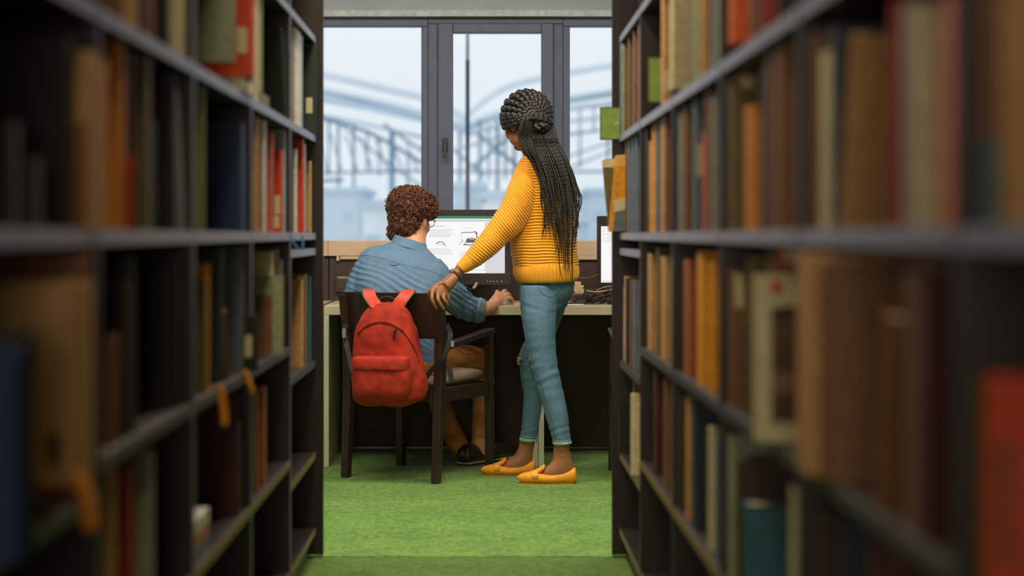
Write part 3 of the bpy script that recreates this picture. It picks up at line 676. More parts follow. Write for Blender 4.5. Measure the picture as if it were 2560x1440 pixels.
# ------------------------------------------------------------- chairs
def chair(loc, rz, label):
    r = empty('armchair', (*loc, 0), rz); tag(r, label, 'chair', 'dark wooden armchairs at the desks')
    M = M_chair
    def beam4(nm, p0, p1, sx, sy, par=r, bv=.003):
        """square bar from p0 to p1"""
        bm = bmesh.new(); q = []
        for p in (p0, p1):
            q.append([Vector(p)+Vector((a*sx/2, b*sy/2, 0)) for a, b in ((-1, -1), (1, -1), (1, 1), (-1, 1))])
        add_rings(bm, q); return from_bm(nm, bm, M, par, bevel=bv)
    for sx in (-1, 1):
        # back leg that runs up as the back post
        bm = bmesh.new(); q = []
        for (x, y, z, a, b) in ((.226, -.03, 0, .034, .034), (.228, 0, .40, .040, .046), (.232, 0, .60, .040, .042), (.237, -.035, .80, .034, .026)):
            q.append([Vector((sx*x, y, z))+Vector((i*a/2, j*b/2, 0)) for i, j in ((-1, -1), (1, -1), (1, 1), (-1, 1))])
        add_rings(bm, q); from_bm('leg', bm, M, r, bevel=.003)
        beam4('leg', (sx*.232, .455, 0), (sx*.232, .44, .615), .034, .034)
        # arm rest
        bm = bmesh.new(); q = []
        for (y, z, w, h) in ((-.0, .575, .036, .03), (.2, .60, .04, .026), (.44, .63, .046, .026), (.465, .632, .04, .022)):
            q.append([Vector((sx*.233, y, z))+Vector((i*w/2, 0, j*h/2)) for i, j in ((-1, -1), (1, -1), (1, 1), (-1, 1))])
        add_rings(bm, q); from_bm('arm_rest', bm, M, r, bevel=.003)
        beam4('seat_rail', (sx*.232, .02, .37), (sx*.232, .02, .37), .1, .1) if False else box('seat_rail', (sx*.232-.013, .02, .345), (sx*.232+.013, .43, .405), M, r, .003)
    box('seat_rail', (-.22, .43, .345), (.22, .456, .405), M, r, .003)
    box('seat_rail', (-.21, -.012, .345), (.21, .012, .405), M, r, .003)
    # curved back panel
    bm = bmesh.new(); n = 12; q = []
    for k in range(n+1):
        x = -.252+.504*k/n; cv = .022*(1-(x/.252)**2)
        lo = .615+(.0 if abs(x) < .2 else (.0))
        q.append([Vector((x, -.022-cv+.03, lo)), Vector((x, -.052-cv+.03, .812)), Vector((x, -.034-cv+.03, .812)), Vector((x, -.002-cv+.03, lo))])
    add_rings(bm, q); from_bm('backrest', bm, M, r, bevel=.003)
    # cushion
    bm = bmesh.new(); q = []
    for (y, z0, z1, w) in ((.012, .412, .43, .20), (.03, .406, .448, .212), (.2, .406, .462, .216), (.38, .406, .468, .216), (.43, .408, .462, .214), (.45, .416, .44, .20)):
        ring = []
        for k in range(24):
            t = 2*math.pi*k/24; c_, s_ = math.cos(t), math.sin(t)
            ring.append(Vector((w*math.copysign(abs(c_)**.35, c_), y, (z0+z1)/2+(z1-z0)/2*math.copysign(abs(s_)**.6, s_))))
        q.append(ring)
    add_rings(bm, q); from_bm('cushion', bm, mat('taupe_fabric', (132, 112, 94), .9, var=.15, scale=300, bump=.0005), r, smooth=True)
    return r
chair((-.382, 8.24), math.radians(-28), 'dark wooden armchair the curly haired man sits in, red backpack on its back')
chair((.82, 8.12), 0, 'dark wooden armchair mostly hidden behind the end of the right bookcase')

# ------------------------------------------------------------- monitors
M_scr = emis('screen_white', (250, 249, 250), .95)
def slab(nm, x0, x1, y0, y1, z, m, par, off, t=.0006):
    a = P(x0, y1, z); b = P(x1, y0, z); O = Vector(par.location)
    return box(nm, (a.x-O.x, a.y-O.y-off-t, a.z-O.z), (b.x-O.x, a.y-O.y-off, b.z-O.z), m, par)
def monitor(x0, x1, y0, y1, sx0, sx1, sy0, sy1, z, label):
    r = empty('monitor', (P((x0+x1)/2, y1, z).x, z, ZT)); tag(r, label, 'monitor', 'black monitors on the desks')
    O = Vector(r.location); a = P(x0, y1, z)-O; b = P(x1, y0, z)-O
    bm = bmesh.new(); add_box(bm, (a.x, 0, a.z), (b.x, .045, b.z)); from_bm('housing', bm, mat('monitor_black', (44, 38, 36), .35), r, bevel=.006)
    sa = P(sx0, sy1, z)-O; sb = P(sx1, sy0, z)-O
    # raised bezel around the screen
    for nm, p, q in (('bezel', (a.x, -.006, sb.z), (b.x, 0, b.z)), ('bezel', (a.x, -.006, a.z), (b.x, 0, sa.z)), ('bezel', (a.x, -.006, sa.z), (sa.x, 0, sb.z)), ('bezel', (sb.x, -.006, sa.z), (b.x, 0, sb.z))):
        box(nm, p, q, mat('monitor_black', (44, 38, 36), .35), r, .001)
    slab('screen', sx0, sx1, sy0, sy1, z, M_scr, r, .0002, .001)
    mx = (a.x+b.x)/2
    box('stand', (mx-.04, .03, .012), (mx+.04, .06, a.z+.05), M_black, r, .004)
    bm = bmesh.new(); add_rings(bm, [[Vector((mx+.13*math.cos(t), .04+.09*math.sin(t), zz)) for t in [k*math.pi/16 for k in range(32)]] for zz in (.0005, .013)])
    from_bm('stand_base', bm, M_black, r, bevel=.002)
    return r
Z1 = 9.05
m1 = monitor(1008, 1278, 524, 712, 1019, 1262, 540, 683, Z1, 'black monitor between the two people showing a white page with drawings')
q = lambda nm, x0, x1, y0, y1, m, off=.0012: slab(nm, x0, x1, y0, y1, Z1, m, m1, off)
q('title_bar', 1019, 1262, 540, 547, emis('screen_green', (30, 140, 110), .9))
q('tool_bar', 1019, 1262, 549, 554, emis('screen_grey', (205, 205, 210), .9))
q('side_area', 1214, 1262, 556, 683, emis('screen_lilac', (222, 218, 226), .92))
q('page_edge', 1212, 1213.5, 556, 676, emis('screen_grey', (205, 205, 210), .9), .002)
q('page_edge', 1060, 1213, 675, 676.5, emis('screen_grey', (205, 205, 210), .9), .002)
e_t = emis('screen_text', (196, 190, 194), .9); e_d = emis('screen_dark', (50, 78, 96), .8); e_k = emis('screen_ink', (40, 44, 50), .6)
q('heading', 1073, 1112, 564.5, 566.2, e_t)
for k in range(6): q('text_line', 1073, 1133-(k % 3)*5, 574+k*3.4, 575.1+k*3.4, e_t)
for k in range(4): q('text_line', 1073, 1125+(k % 2)*8, 622+k*4.2, 623.1+k*4.2, e_t)
for k in range(5): q('text_line', 1150, 1200-(k % 2)*7, 630+k*4.2, 631.1+k*4.2, e_t)
q('text_line', 1153, 1176, 569, 570, e_t)
def stroke(pts, wpx, m, nm='drawing', par=m1, z=Z1):
    O = Vector(par.location); bm = bmesh.new()
    pp = catmull(pts, 5) if len(pts) > 2 else pts
    for (a, b), (c, d) in zip(pp[:-1], pp[1:]):
        A = P(a, b, z)-O; B = P(c, d, z)-O; t = (B-A).normalized(); n = Vector((t.z, 0, -t.x))*(wpx*z/F/2)
        add_rings(bm, [[A+n+Vector((0, -.0014, 0)), A-n+Vector((0, -.0014, 0)), A-n+Vector((0, -.002, 0)), A+n+Vector((0, -.002, 0))], [B+n+Vector((0, -.0014, 0)), B-n+Vector((0, -.0014, 0)), B-n+Vector((0, -.002, 0)), B+n+Vector((0, -.002, 0))]])
    return from_bm(nm, bm, m, par)
stroke([(1090, 609), (1098, 605), (1107, 606), (1114, 615)], 2.0, e_d)
for k in range(7): stroke([(1092+k*2.6, 609.5), (1092+k*2.6, 614)], .7, e_t, 'drawing')
stroke([(1153, 583), (1160, 581), (1180, 581), (1189, 579), (1194, 586)], 1.8, e_d); stroke([(1189, 579), (1193, 596)], 2.4, e_d)
stroke([(1153, 582), (1153, 600)], .8, e_t)
stroke([(1162, 611), (1166, 603), (1169, 597), (1186, 596), (1191, 605), (1190, 611)], 1.8, e_k)
q('drawing', 1167, 1190, 598, 607, e_k); 
for k in range(6): q('drawing_gap', 1169+k*3.4, 1169.7+k*3.4, 598.5, 606.5, e_t, .002)
stroke([(1158, 612), (1188, 612)], 2.2, e_k); stroke([(1156, 600), (1155, 607)], 1.6, e_k); stroke([(1148.5, 610), (1151, 610)], 2.4, e_k)
for xx in (1218, 1226, 1233, 1242, 1253): q('button', xx, xx+2, 702, 704, M_steel, .006)
m2 = monitor(1493, 1760, 540, 722, 1502.5, 1750, 562, 706, 9.02, 'black monitor showing a white page, cut off by the right bookcase')
slab('title_bar', 1502.5, 1750, 562, 566, 9.02, emis('screen_navy', (28, 60, 82), .7), m2, .0012)
for k in range(6): slab('text_line', 1505, 1512+(k % 3)*3, 572+k*6, 573.2+k*6, 9.02, e_t, m2, .0012); slab('text_line', 1518, 1540, 572+k*6, 573.2+k*6, 9.02, e_t, m2, .0012)
slab('status_line', 1504, 1750, 702, 703.5, 9.02, e_t, m2, .0012)

# ------------------------------------------------------------- desk items
kb = empty('keyboard', (P(1175, 757, 8.95).x, 8.95, ZT)); tag(kb, 'dark keyboard with pale rim behind the man\'s right hand', 'keyboard')
kb.rotation_euler = (0, 0, math.radians(-8))
box('base', (-.21, -.065, .0005), (.14, .075, .014), mat('keyboard_rim', (150, 136, 124), .5), kb, .003)
for r_ in range(5):
    for c_ in range(16):
        x = -.2+c_*.0207; y = -.055+r_*.0235
        o = box('key', (x, y, .0142), (x+.0175, y+.0195, .022), M_black, kb, 0)
mo = empty('mouse', (P(1262, 765, 8.77).x, 8.77, ZT)); tag(mo, 'grey mouse under the seated man\'s right hand', 'mouse')
bm = bmesh.new(); add_ball(bm, (0, .0, .004), (.03, .052, .03)); 
for v in bm.verts: v.co.z = max(v.co.z, .0005)
from_bm('shell', bm, mat('mouse_grey', (150, 150, 146), .4), mo, True); box('wheel', (-.004, .02, .03), (.004, .036, .036), M_black, mo, .001)
mp_ = box('mouse_pad', (P(1240, 760, 8.78).x, 8.70, ZT+.0003), (P(1297, 760, 8.78).x, 8.83, ZT+.0025), mat('pale_pad', (224, 204, 176), .6)); tag(mp_, 'pale mouse pad at the desk edge beside the standing woman', 'mouse pad')
cl = empty('cable', P(1190, 716, 9.0)); tag(cl, 'bent cable with a pale plug hanging below the white-page monitor', 'cable'); O = Vector(cl.location)
tube('wire', [P(a, b, 9.0)-O for a, b in ((1165, 712), (1168, 718), (1176, 723), (1183, 722))], .0022, mat('brown_cable', (90, 58, 50), .5), cl)
tube('plug', [P(a, b, 9.0)-O for a, b in ((1183, 721), (1188, 715), (1193, 706))], [.006, .0075, .006], mat('pale_plug', (206, 186, 168), .5), cl)
tb = empty('tablet', (P(1437, 760, 8.76).x, 8.76, ZT)); tag(tb, 'dark flat tablet on the desk right behind the standing woman', 'tablet')
box('body', (-.05, -.04, .0005), (.042, .04, .006), M_steel, tb, .002); box('cover', (-.05, -.041, .0062), (.043, .041, .012), M_black, tb, .003)
ad = empty('plug_adapter', P(1449, 722, 8.92)); ad.location.z = ZT; tag(ad, 'beige block of stacked plug adapters behind the woman\'s jeans', 'adapter')
M_ad = mat('beige_plug', (214, 186, 142), .5)
for k, (x0, x1, y0, y1) in enumerate(((1436, 1452, 704, 713), (1434, 1459, 713, 718), (1435, 1457, 718, 722), (1435, 1460, 722, 728), (1437, 1459, 728, 733))):
    a = P(x0, y1, 8.92); b = P(x1, y0, 8.92); box('plug_block', (a.x-ad.location.x, -.02, a.z-ZT), (b.x-ad.location.x, .02, b.z-ZT-.0006), M_ad, ad, .002)
box('strip', (-.035, -.018, .0005), (.03, .018, P(0, 733, 8.92).z-ZT-.0005), mat('brown_plastic', (84, 66, 58), .35), ad, .003)
# tangle of dark cables
bm = bmesh.new(); rnd = random.Random(5)
for k in range(60):
    x = rnd.uniform(1450, 1580); pts = []; zz = rnd.uniform(8.86, 9.04); ax_ = rnd.uniform(12, 38); ay_ = rnd.uniform(4, 13); t0 = rnd.uniform(0, 6.3); sp_ = rnd.uniform(.5, 1.1)
    ytop = 588+.32*F/zz-6-abs(rnd.gauss(0, 1))*7
    for j in range(8):
        pts.append(P(x+ax_*math.cos(t0+j*sp_), ytop+ay_*math.sin(t0+j*sp_*.8), zz+.035*math.sin(t0*2+j*sp_)))
    add_tube(bm, pts, rnd.choice((.0018, .0026, .003)), 6, 5)
for v in bm.verts: v.co.z = max(v.co.z, ZT+.001)
o = from_bm('cable_tangle', bm, mat('dark_cable', (66, 48, 42), .5, var=.3, scale=20), None, True); tag(o, 'tangle of dark cables on the desk below the cut-off monitor', 'cables', kind='stuff')
for i, (pts, lab) in enumerate((([(1466, 727), (1490, 730), (1515, 727), (1535, 722), (1570, 715)], 'thick beige cable lying lowest over the dark cable tangle'),
                 ([(1490, 727), (1505, 720), (1525, 716), (1560, 722)], 'thin beige cable arching above the dark cable tangle'),
                 ([(1449, 694), (1465, 695), (1480, 692), (1497, 686)], 'thin grey cable running to the cut-off monitor'))):
    o = tube('cable', [P(a, b, 8.97) for a, b in pts], .0034 if i == 0 else .002, mat('beige_cable', (206, 168, 132), .5) if i < 2 else mat('grey_cable', (120, 92, 82), .5), None, n=6); tag(o, lab, 'cable')

# ------------------------------------------------------------- backpack
M_rd = mat('red_canvas', (166, 38, 12), .85, var=.14, scale=26, bump=.006); M_rd2 = mat('red_strap', (204, 66, 38), .6, var=.06, scale=60); M_blk = mat('black_webbing', (34, 30, 28), .7)
ZP = 8.125
bp = empty('backpack', P(970, 1015, ZP)); tag(bp, 'red canvas backpack hanging from the back of the man\'s chair', 'backpack'); BO = Vector(bp.location)
def pr2(rows, n=5, seg=40, sq=1.0, shift=(0, 0, 0)):
    """as px_rings, rows carry a 7th value: how much deeper the left outline point lies than the right one"""
    out = []
    for (lx, ly, rx, ry, z, d, dz) in catmull([tuple(map(float, r)) for r in rows], n):
        Lp = P(lx, ly, z+dz/2); Rp = P(rx, ry, z-dz/2); c = (Lp+Rp)/2; a = (Rp-Lp)/2; hz = Vector((a.x, a.y, 0)).normalized(); b = Vector((-hz.y, hz.x, 0))*d/2
        ring = []
        for k in range(seg):
            th = 2*math.pi*k/seg; cs, sn = math.cos(th), math.sin(th)
            cs = math.copysign(abs(cs)**sq, cs); sn = math.copysign(abs(sn)**sq, sn)
            ring.append(c+a*cs+b*sn+Vector(shift))
        out.append(ring)
    return out
DZ = .115
bm = bmesh.new()
add_rings(bm, pr2([(955, 756, 982, 756, ZP, .04, .03), (940, 760, 998, 760, ZP, .08, .06), (918, 776, 1014, 774, ZP, .12, .09), (905, 800, 1025, 796, ZP, .15, .1), (895, 835, 1037, 832, ZP, .165, DZ), (889, 870, 1046, 868, ZP, .17, DZ),
                (885, 909, 1056, 905, ZP, .175, DZ), (886, 950, 1063, 946, ZP, .175, DZ), (888, 985, 1062, 982, ZP, .17, DZ), (896, 1003, 1054, 1000, ZP, .15, DZ), (915, 1012, 1035, 1011, ZP, .10, .09), (940, 1016, 1010, 1016, ZP, .04, .05)], 6, 56, .72))
bmesh.ops.translate(bm, verts=bm.verts, vec=-BO)
o = from_bm('main_bag', bm, M_rd, bp, True)
def wr(v):
    return .008*noise.noise(Vector((v.x*13, v.y*9, v.z*8)))+.004*noise.noise(Vector((v.x*34, v.y*30, v.z*26)))
displace(o, wr)
bm = bmesh.new(); ZF = ZP-.085
add_rings(bm, pr2([(900, 893, 1006, 892, ZF, .02, .09), (890, 899, 1016, 897, ZF-.004, .06, .1), (886, 909, 1021, 908, ZF-.008, .085, .1), (885, 950, 1026, 948, ZF-.01, .09, .1), (888, 985, 1024, 983, ZF-.008, .085, .1), (898, 998, 1014, 997, ZF, .06, .09), (915, 1003, 998, 1003, ZF+.004, .03, .08)], 5, 48, .6))
bmesh.ops.translate(bm, verts=bm.verts, vec=-BO)
o = from_bm('front_pocket', bm, M_rd, bp, True)
displace(o, lambda v: .005*noise.noise(Vector((v.x*16+4, v.y*9, v.z*16)))+.002*noise.noise(Vector((v.x*40, v.y*30, v.z*40))))
bm = bmesh.new()
add_rings(bm, pr2([(896, 890, 1010, 890, ZF-.006, .06, .09), (887, 895, 1020, 895, ZF-.011, .085, .1), (886, 908, 1022, 908, ZF-.014, .092, .1), (887, 922, 1022, 923, ZF-.014, .092, .1), (888, 925, 1021, 926, ZF-.011, .08, .1)], 4, 48, .6))
bmesh.ops.translate(bm, verts=bm.verts, vec=-BO); fl = from_bm('pocket_flap', bm, M_rd, bp, True)
displace(fl, lambda v: .002*noise.noise(Vector((v.x*20, v.y*9, v.z*20))))
def bz(px): # front surface of the bag near pixel x
    return ZP-.078-.045*(1-((px-968)/90)**2)*.35+(968-px)*.00075
zp_pts = [(895, 838), (905, 825), (925, 813), (948, 807), (970, 809), (988, 816), (1010, 832), (1028, 858), (1042, 885), (1048, 905)]
def seam(nm, pts, m, w, par, O, zf, seg=6, n=4):
    bm = bmesh.new(); add_tube(bm, [P(a, b, zf(a))-O for a, b in pts], w, seg, n); return from_bm(nm, bm, m, par, True)
# wind the zip onto the bag surface by ray casting
def drape(par_obj, O, pts, off=.001, n=6):
    dg = bpy.context.evaluated_depsgraph_get(); dg.update()
    from mathutils.bvhtree import BVHTree
    bvh = BVHTree.FromObject(par_obj, dg); out = []
    eye = Vector((0, 0, H))-O
    for a, b in (catmull(pts, n) if n else pts):
        d = (P(a, b, 8)-Vector((0, 0, H))).normalized()
        h = bvh.ray_cast(eye, d)
        if h[0] is not None: out.append(h[0]-d*off)
    return out
bag = [c for c in bp.children if c.name.startswith('main_bag')][0]
pts = drape(bag, BO, zp_pts)
if len(pts) > 3:
    bm = bmesh.new(); add_tube(bm, pts, .0032, 6); from_bm('zip', bm, mat('dark_red_zip', (110, 26, 16), .6), bp, True)
pts = drape(bag, BO, [(a+0, b-3.6) for a, b in zp_pts])
if len(pts) > 3:
    bm = bmesh.new(); add_tube(bm, pts, .0042, 6); from_bm('piping', bm, M_rd, bp, True)
pts = drape(bag, BO, [(990, 822), (986, 834), (985, 846)], .004, 3)
if len(pts) > 2:
    bm = bmesh.new(); add_tube(bm, pts, .0045, 6); from_bm('zip_pull', bm, M_blk, bp, True)
for sd in (((882, 909), (884, 950), (890, 990)), ):
    pts = drape(bag, BO, [(sd[0][0]+10, sd[0][1]), (sd[1][0]+8, sd[1][1]), (sd[2][0]+6, sd[2][1])], .001, 4)
def strap(nm, pts, w, t, m, par, O, wide=None):
    """flat strap along 3D points; w list of widths; wide: direction of the width"""
    bm = bmesh.new(); q = catmull([tuple(p)+(ww,) for p, ww in zip(pts, w)], 5); pr = None; V = [Vector(a[:3]) for a in q]; rings = []
    for i, a in enumerate(q):
        T = (V[min(i+1, len(V)-1)]-V[max(i-1, 0)]).normalized(); W = Vector(wide) if wide else T.cross(Vector((0, 1, 0)))
        W = (W-T*W.dot(T)).normalized(); N = T.cross(W).normalized()
        c = V[i]-O; hw = a[3]/2
        rings.append([c+W*hw+N*t/2, c-W*hw+N*t/2, c-W*hw-N*t/2, c+W*hw-N*t/2])
    add_rings(bm, rings); return from_bm(nm, bm, m, par, bevel=.001)
for (a, b, c_, nm) in (((922, 727), (927, 745), (943, 768), 0), ((1020, 730), (1006, 748), (992, 768), 1)):
    zb_ = 8.19 if nm == 0 else 8.14
    pp = [P(a[0], 726, zb_+.06), P(a[0], a[1], zb_+.0), P(b[0], b[1], zb_-.03), P(c_[0], c_[1], ZP-.02)]
    strap('shoulder_strap', pp, [.05, .05, .052, .055], .01, M_rd2, bp, BO, (1, 0, 0))
    ee = -1 if nm == 0 else 1
    strap('strap_edging', [p+Vector((ee*.0285, -.002, 0)) for p in pp], [.006]*4, .011, mat('grey_binding', (92, 84, 66), .7), bp, BO, (1, 0, 0))
tube('grab_loop', [P(x, y, 8.15)-BO for x, y in ((948, 760), (950, 748), (968, 742), (988, 750), (990, 762))], .005, M_blk, bp)
# lower strap to the right with buckle, hanging strap ends
strap('lower_strap', [P(1058, 955, 8.12), P(1075, 930, 8.10), P(1108, 895, 8.06), P(1124, 850, 8.06), P(1125, 830, 8.08), P(1116, 812, 8.135)], [.022]*6, .003, M_blk, bp, BO)
box('buckle', tuple(P(1127, 868, 8.05)-BO), tuple(P(1135, 853, 8.05)-BO+Vector((0, .01, 0))), mat('grey_buckle', (130, 130, 128), .35), bp, .002)
strap('strap_end', [P(1122, 915, 8.06), P(1126, 935, 8.06), P(1130, 958, 8.06)], [.022]*3, .003, M_blk, bp, BO)
strap('lower_strap', [P(884, 935, 8.13), P(876, 905, 8.16), P(866, 860, 8.2), P(860, 830, 8.24), P(868, 806, 8.34)], [.022]*5, .003, M_blk, bp, BO)
box('buckle', tuple(P(856, 845, 8.19)-BO), tuple(P(864, 822, 8.19)-BO+Vector((0, .01, 0))), mat('grey_buckle', (130, 130, 128), .35), bp, .002)
box('side_tab', tuple(P(880, 925, 8.10)-BO), tuple(P(888, 905, 8.10)-BO+Vector((0, .04, 0))), M_rd, bp, .003)
# ------------------------------------------------------------- people
def skin(name, c):
    return mat(name, c, .5, var=.06, scale=30, bump=.0006, sub=.15)
M_skw = skin('brown_skin', (158, 102, 66)); M_skm = skin('light_skin', (224, 162, 122))
def look(loc, d, tilt=0):
    y = Vector(d).normalized(); x = y.cross(Vector((0, 0, 1))).normalized(); z = x.cross(y)
    M = Matrix((( x.x, y.x, z.x, loc[0]), (x.y, y.y, z.y, loc[1]), (x.z, y.z, z.z, loc[2]), (0, 0, 0, 1)))
    return M @ Matrix.Rotation(tilt, 4, 'Y')
def head(bm, M, k=1.0):
    def e(c, r, rot=None):
        add_ball(bm, (0, 0, 0), Vector(r)*k, M @ Matrix.Translation(Vector(c)*k) @ (rot or Matrix.Identity(4)))
    e((0, -.010, .022), (.076, .096, .094)); e((0, .03, -.045), (.057, .062, .068)); e((0, .060, -.094), (.026, .024, .020))
    e((0, .088, .004), (.010, .014, .024)); e((0, .098, -.030), (.014, .020, .016)); e((0, .078, .018), (.050, .022, .012))
    for s in (-1, 1):
        e((s*.032, .052, -.034), (.033, .036, .036)); e((s*.040, .022, -.062), (.024, .046, .038), None)
        e((s*.078, -.008, -.018), (.009, .020, .032), Matrix.Rotation(s*.25, 4, 'Z'))
    e((0, .088, -.064), (.023, .012, .006)); e((0, .085, -.074), (.020, .012, .007))
def eyes(M, par, O):
    for s in (-1, 1):
        bm = bmesh.new(); add_ball(bm, (0, 0, 0), .0125, Matrix.Translation(-O) @ M @ Matrix.Translation(Vector((s*.030, .0700, -.004)))); from_bm('eye', bm, mat('eye_white', (210, 205, 196), .2), par, True)
        bm = bmesh.new(); add_ball(bm, (0, 0, 0), .0065, Matrix.Translation(-O) @ M @ Matrix.Translation(Vector((s*.030, .0785, -.004)))); from_bm('iris', bm, mat('dark_iris', (40, 24, 16), .15), par, True)
def finger(bm, pts, r0, r1):
    n = len(pts); add_tube(bm, pts, [r0+(r1-r0)*i/(n-1) for i in range(n)], 10, 4)
    add_ball(bm, pts[-1], r1*1.0, None, 10, 8)
def shift(bm, O): bmesh.ops.translate(bm, verts=bm.verts, vec=-O)

# ============================================================= woman
wo = empty('person', (P(1385, 0, 8.2).x, 8.22, 0)); WO = Vector(wo.location)
tag(wo, 'standing woman with long dark braids, mustard sweater, blue jeans and yellow loafers', 'person')
HM = look(P(1312, 304, 8.21), (-.62, .76, -.24))
bm = bmesh.new(); head(bm, HM, 1.0)
add_tube(bm, [P(1318, 335, 8.24), P(1335, 375, 8.24), P(1348, 420, 8.25), P(1350, 470, 8.25)], [.058, .052, .062, .09], 16, 4)
add_px(bm, [(1312, 410, 1400, 410, 8.25, .11), (1300, 450, 1420, 450, 8.25, .15), (1292, 530, 1425, 530, 8.25, .17), (1296, 620, 1425, 620, 8.25, .16), (1305, 700, 1425, 700, 8.25, .15), (1310, 745, 1410, 745, 8.27, .13)])
# arm inside the sleeve, wrist and hand
Zh = 8.03
add_tube(bm, [P(1330, 440, 8.22), P(1300, 490, 8.17), P(1255, 570, 8.12), P(1235, 600, 8.10), P(1185, 640, 8.07), P(1152, 672, 8.05), P(1139, 688, 8.045), P(1128, 702, Zh), P(1115, 716, Zh-.005)],
         [.05, .05, .042, .04, .033, .024, .022, .024, .028], 14, 4)
# palm draped over the top rail of the chair
add_px(bm, [(1121, 684, 1146, 702, 8.045, .04), (1110, 695, 1137, 716, 8.035, .038), (1099, 707, 1126, 729, Zh-.003, .034), (1088, 717, 1119, 739, Zh-.01, .030), (1084, 726, 1114, 742, Zh-.014, .024)], 4, 20)
fz = Zh-.012
finger(bm, [P(1094, 718, fz), P(1082, 728, fz-.008), P(1080, 745, fz-.022), P(1084, 758, fz-.02), P(1091, 770, fz-.008)], .0098, .0072)
finger(bm, [P(1102, 722, fz), P(1095, 735, fz-.010), P(1096, 750, fz-.024), P(1102, 762, fz-.02), P(1109, 772, fz-.008)], .0098, .0074)
finger(bm, [P(1111, 726, fz), P(1109, 737, fz-.006), P(1110, 747, fz-.016), P(1115, 755, fz-.014), P(1120, 763, fz-.002)], .0092, .0068)
finger(bm, [P(1117, 724, fz+.01), P(1119, 735, fz+.008), P(1121, 744, fz+.002), P(1124, 751, fz+.006)], .0080, .0060)
finger(bm, [P(1103, 708, fz+.005), P(1086, 717, fz+.006), P(1076, 727, fz+.010), P(1073, 734, fz+.022), P(1074, 742, fz+.045)], .0115, .0085)
# other arm folded in front of the body
add_tube(bm, [P(1405, 440, 8.27), P(1420, 520, 8.34), P(1415, 590, 8.42), P(1380, 600, 8.50), P(1345, 590, 8.53)], [.05, .042, .036, .028, .022], 12, 4)
add_ball(bm, P(1335, 588, 8.535), (.042, .02, .03))
for k in range(4): finger(bm, [P(1330, 582+k*6, 8.54), P(1318, 584+k*6, 8.55), P(1312, 590+k*6, 8.54)], .008, .006)
finger(bm, [P(1338, 580, 8.53), P(1332, 570, 8.54), P(1324, 566, 8.54)], .009, .007)
# legs inside the jeans
add_tube(bm, [P(1345, 740, 8.2), P(1350, 850, 8.16), P(1368, 930, 8.14), P(1385, 1010, 8.13), P(1403, 1100, 8.12), P(1406, 1140, 8.12)], [.055, .052, .043, .040, .032, .033], 16, 4)
add_tube(bm, [P(1390, 740, 8.3), P(1360, 830, 8.34), P(1330, 900, 8.37), P(1332, 1000, 8.40), P(1320, 1100, 8.41), P(1315, 1125, 8.41)], [.055, .05, .043, .040, .030, .031], 16, 4)
add_px(bm, [(1384, 1100, 1425, 1100, 8.12, .062), (1384, 1126, 1425, 1126, 8.12, .058), (1381, 1150, 1430, 1148, 8.12, .062), (1368, 1165, 1434, 1163, 8.12, .066), (1352, 1178, 1436, 1176, 8.12, .066), (1345, 1192, 1434, 1192, 8.12, .06)], 4, 20)
add_px(bm, [(1300, 1090, 1340, 1094, 8.41, .062), (1296, 1118, 1335, 1120, 8.41, .058), (1285, 1138, 1331, 1142, 8.41, .062), (1268, 1149, 1331, 1152, 8.41, .066), (1255, 1160, 1330, 1164, 8.41, .066), (1250, 1172, 1328, 1174, 8.41, .06)], 4, 20)
shift(bm, WO); body = remesh('body', bm, .0045, M_skw, wo, 2)
eyes(HM, wo, WO)
# ---- sweater, knitted in real ribs
def knit(name, rows, n, seg, pitch, amp, m, par, O, vertical=False, ribs=60, fold=0.0, fscale=9, sq=1.0):
    q = catmull([tuple(map(float, r)) for r in rows], n); rings = []; s = 0; pc = None
    for (lx, ly, rx, ry, z, d) in q:
        L_ = P(lx, ly, z); R_ = P(rx, ry, z); c = (L_+R_)/2; a = (R_-L_)/2
        if pc is not None: s += (c-pc).length
        pc = c; ring = []
        for k in range(seg):
            th = 2*math.pi*k/seg; e = Vector((a.x*math.copysign(abs(math.cos(th))**sq, math.cos(th)), 0, a.z*math.copysign(abs(math.cos(th))**sq, math.cos(th))))+Vector((0, d/2*math.copysign(abs(math.sin(th))**sq, math.sin(th)), 0))
            nn = e.normalized(); p = c+e
            f = fold*noise.noise(p*fscale) if fold else 0
            if vertical: g = abs(math.sin(ribs*th/2))
            else:
                ph = (s+1.2*f)/pitch+.25*noise.noise(p*7); g = abs(math.sin(math.pi*ph))
            ring.append(p+nn*(amp*(g**.7-.6)+f)-O)
        rings.append(ring)
    bm = bmesh.new(); add_rings(bm, rings); return from_bm(name, bm, m, par, True)
M_knit = mat('mustard_wool', (234, 158, 14), .85, var=.1, scale=420, bump=.0006, sheen=.3)
ZT_ = 8.24
torso = [(1322, 384, 1366, 380, ZT_+.01, .10), (1311, 390, 1385, 388, ZT_, .14), (1301, 400, 1403, 400, ZT_, .18), (1291, 422, 1424, 420, ZT_, .22), (1284, 455, 1436, 450, ZT_, .235), (1279, 500, 1441, 498, ZT_, .24),
         (1277, 550, 1443, 548, ZT_, .24), (1277, 590, 1442, 590, ZT_, .25), (1278, 625, 1443, 625, ZT_, .265), (1281, 655, 1444, 652, ZT_, .27), (1283, 664, 1444, 661, ZT_, .27)]
sw = knit('sweater', torso, 40, 120, .0125, .0062, M_knit, wo, WO, fold=.007, sq=.88)
knit('sweater_hem', [(1285, 661, 1443, 657, ZT_, .265), (1283, 666, 1446, 662, ZT_, .28), (1283, 680, 1447, 678, ZT_, .285), (1287, 695, 1446, 692, ZT_, .28), (1296, 706, 1440, 701, ZT_, .27), (1304, 709, 1432, 705, ZT_, .25), (1330, 709, 1410, 706, ZT_, .15)], 5, 496, 1, .0042, M_knit, sw, WO*0, vertical=True, ribs=62, sq=.88) if False else None
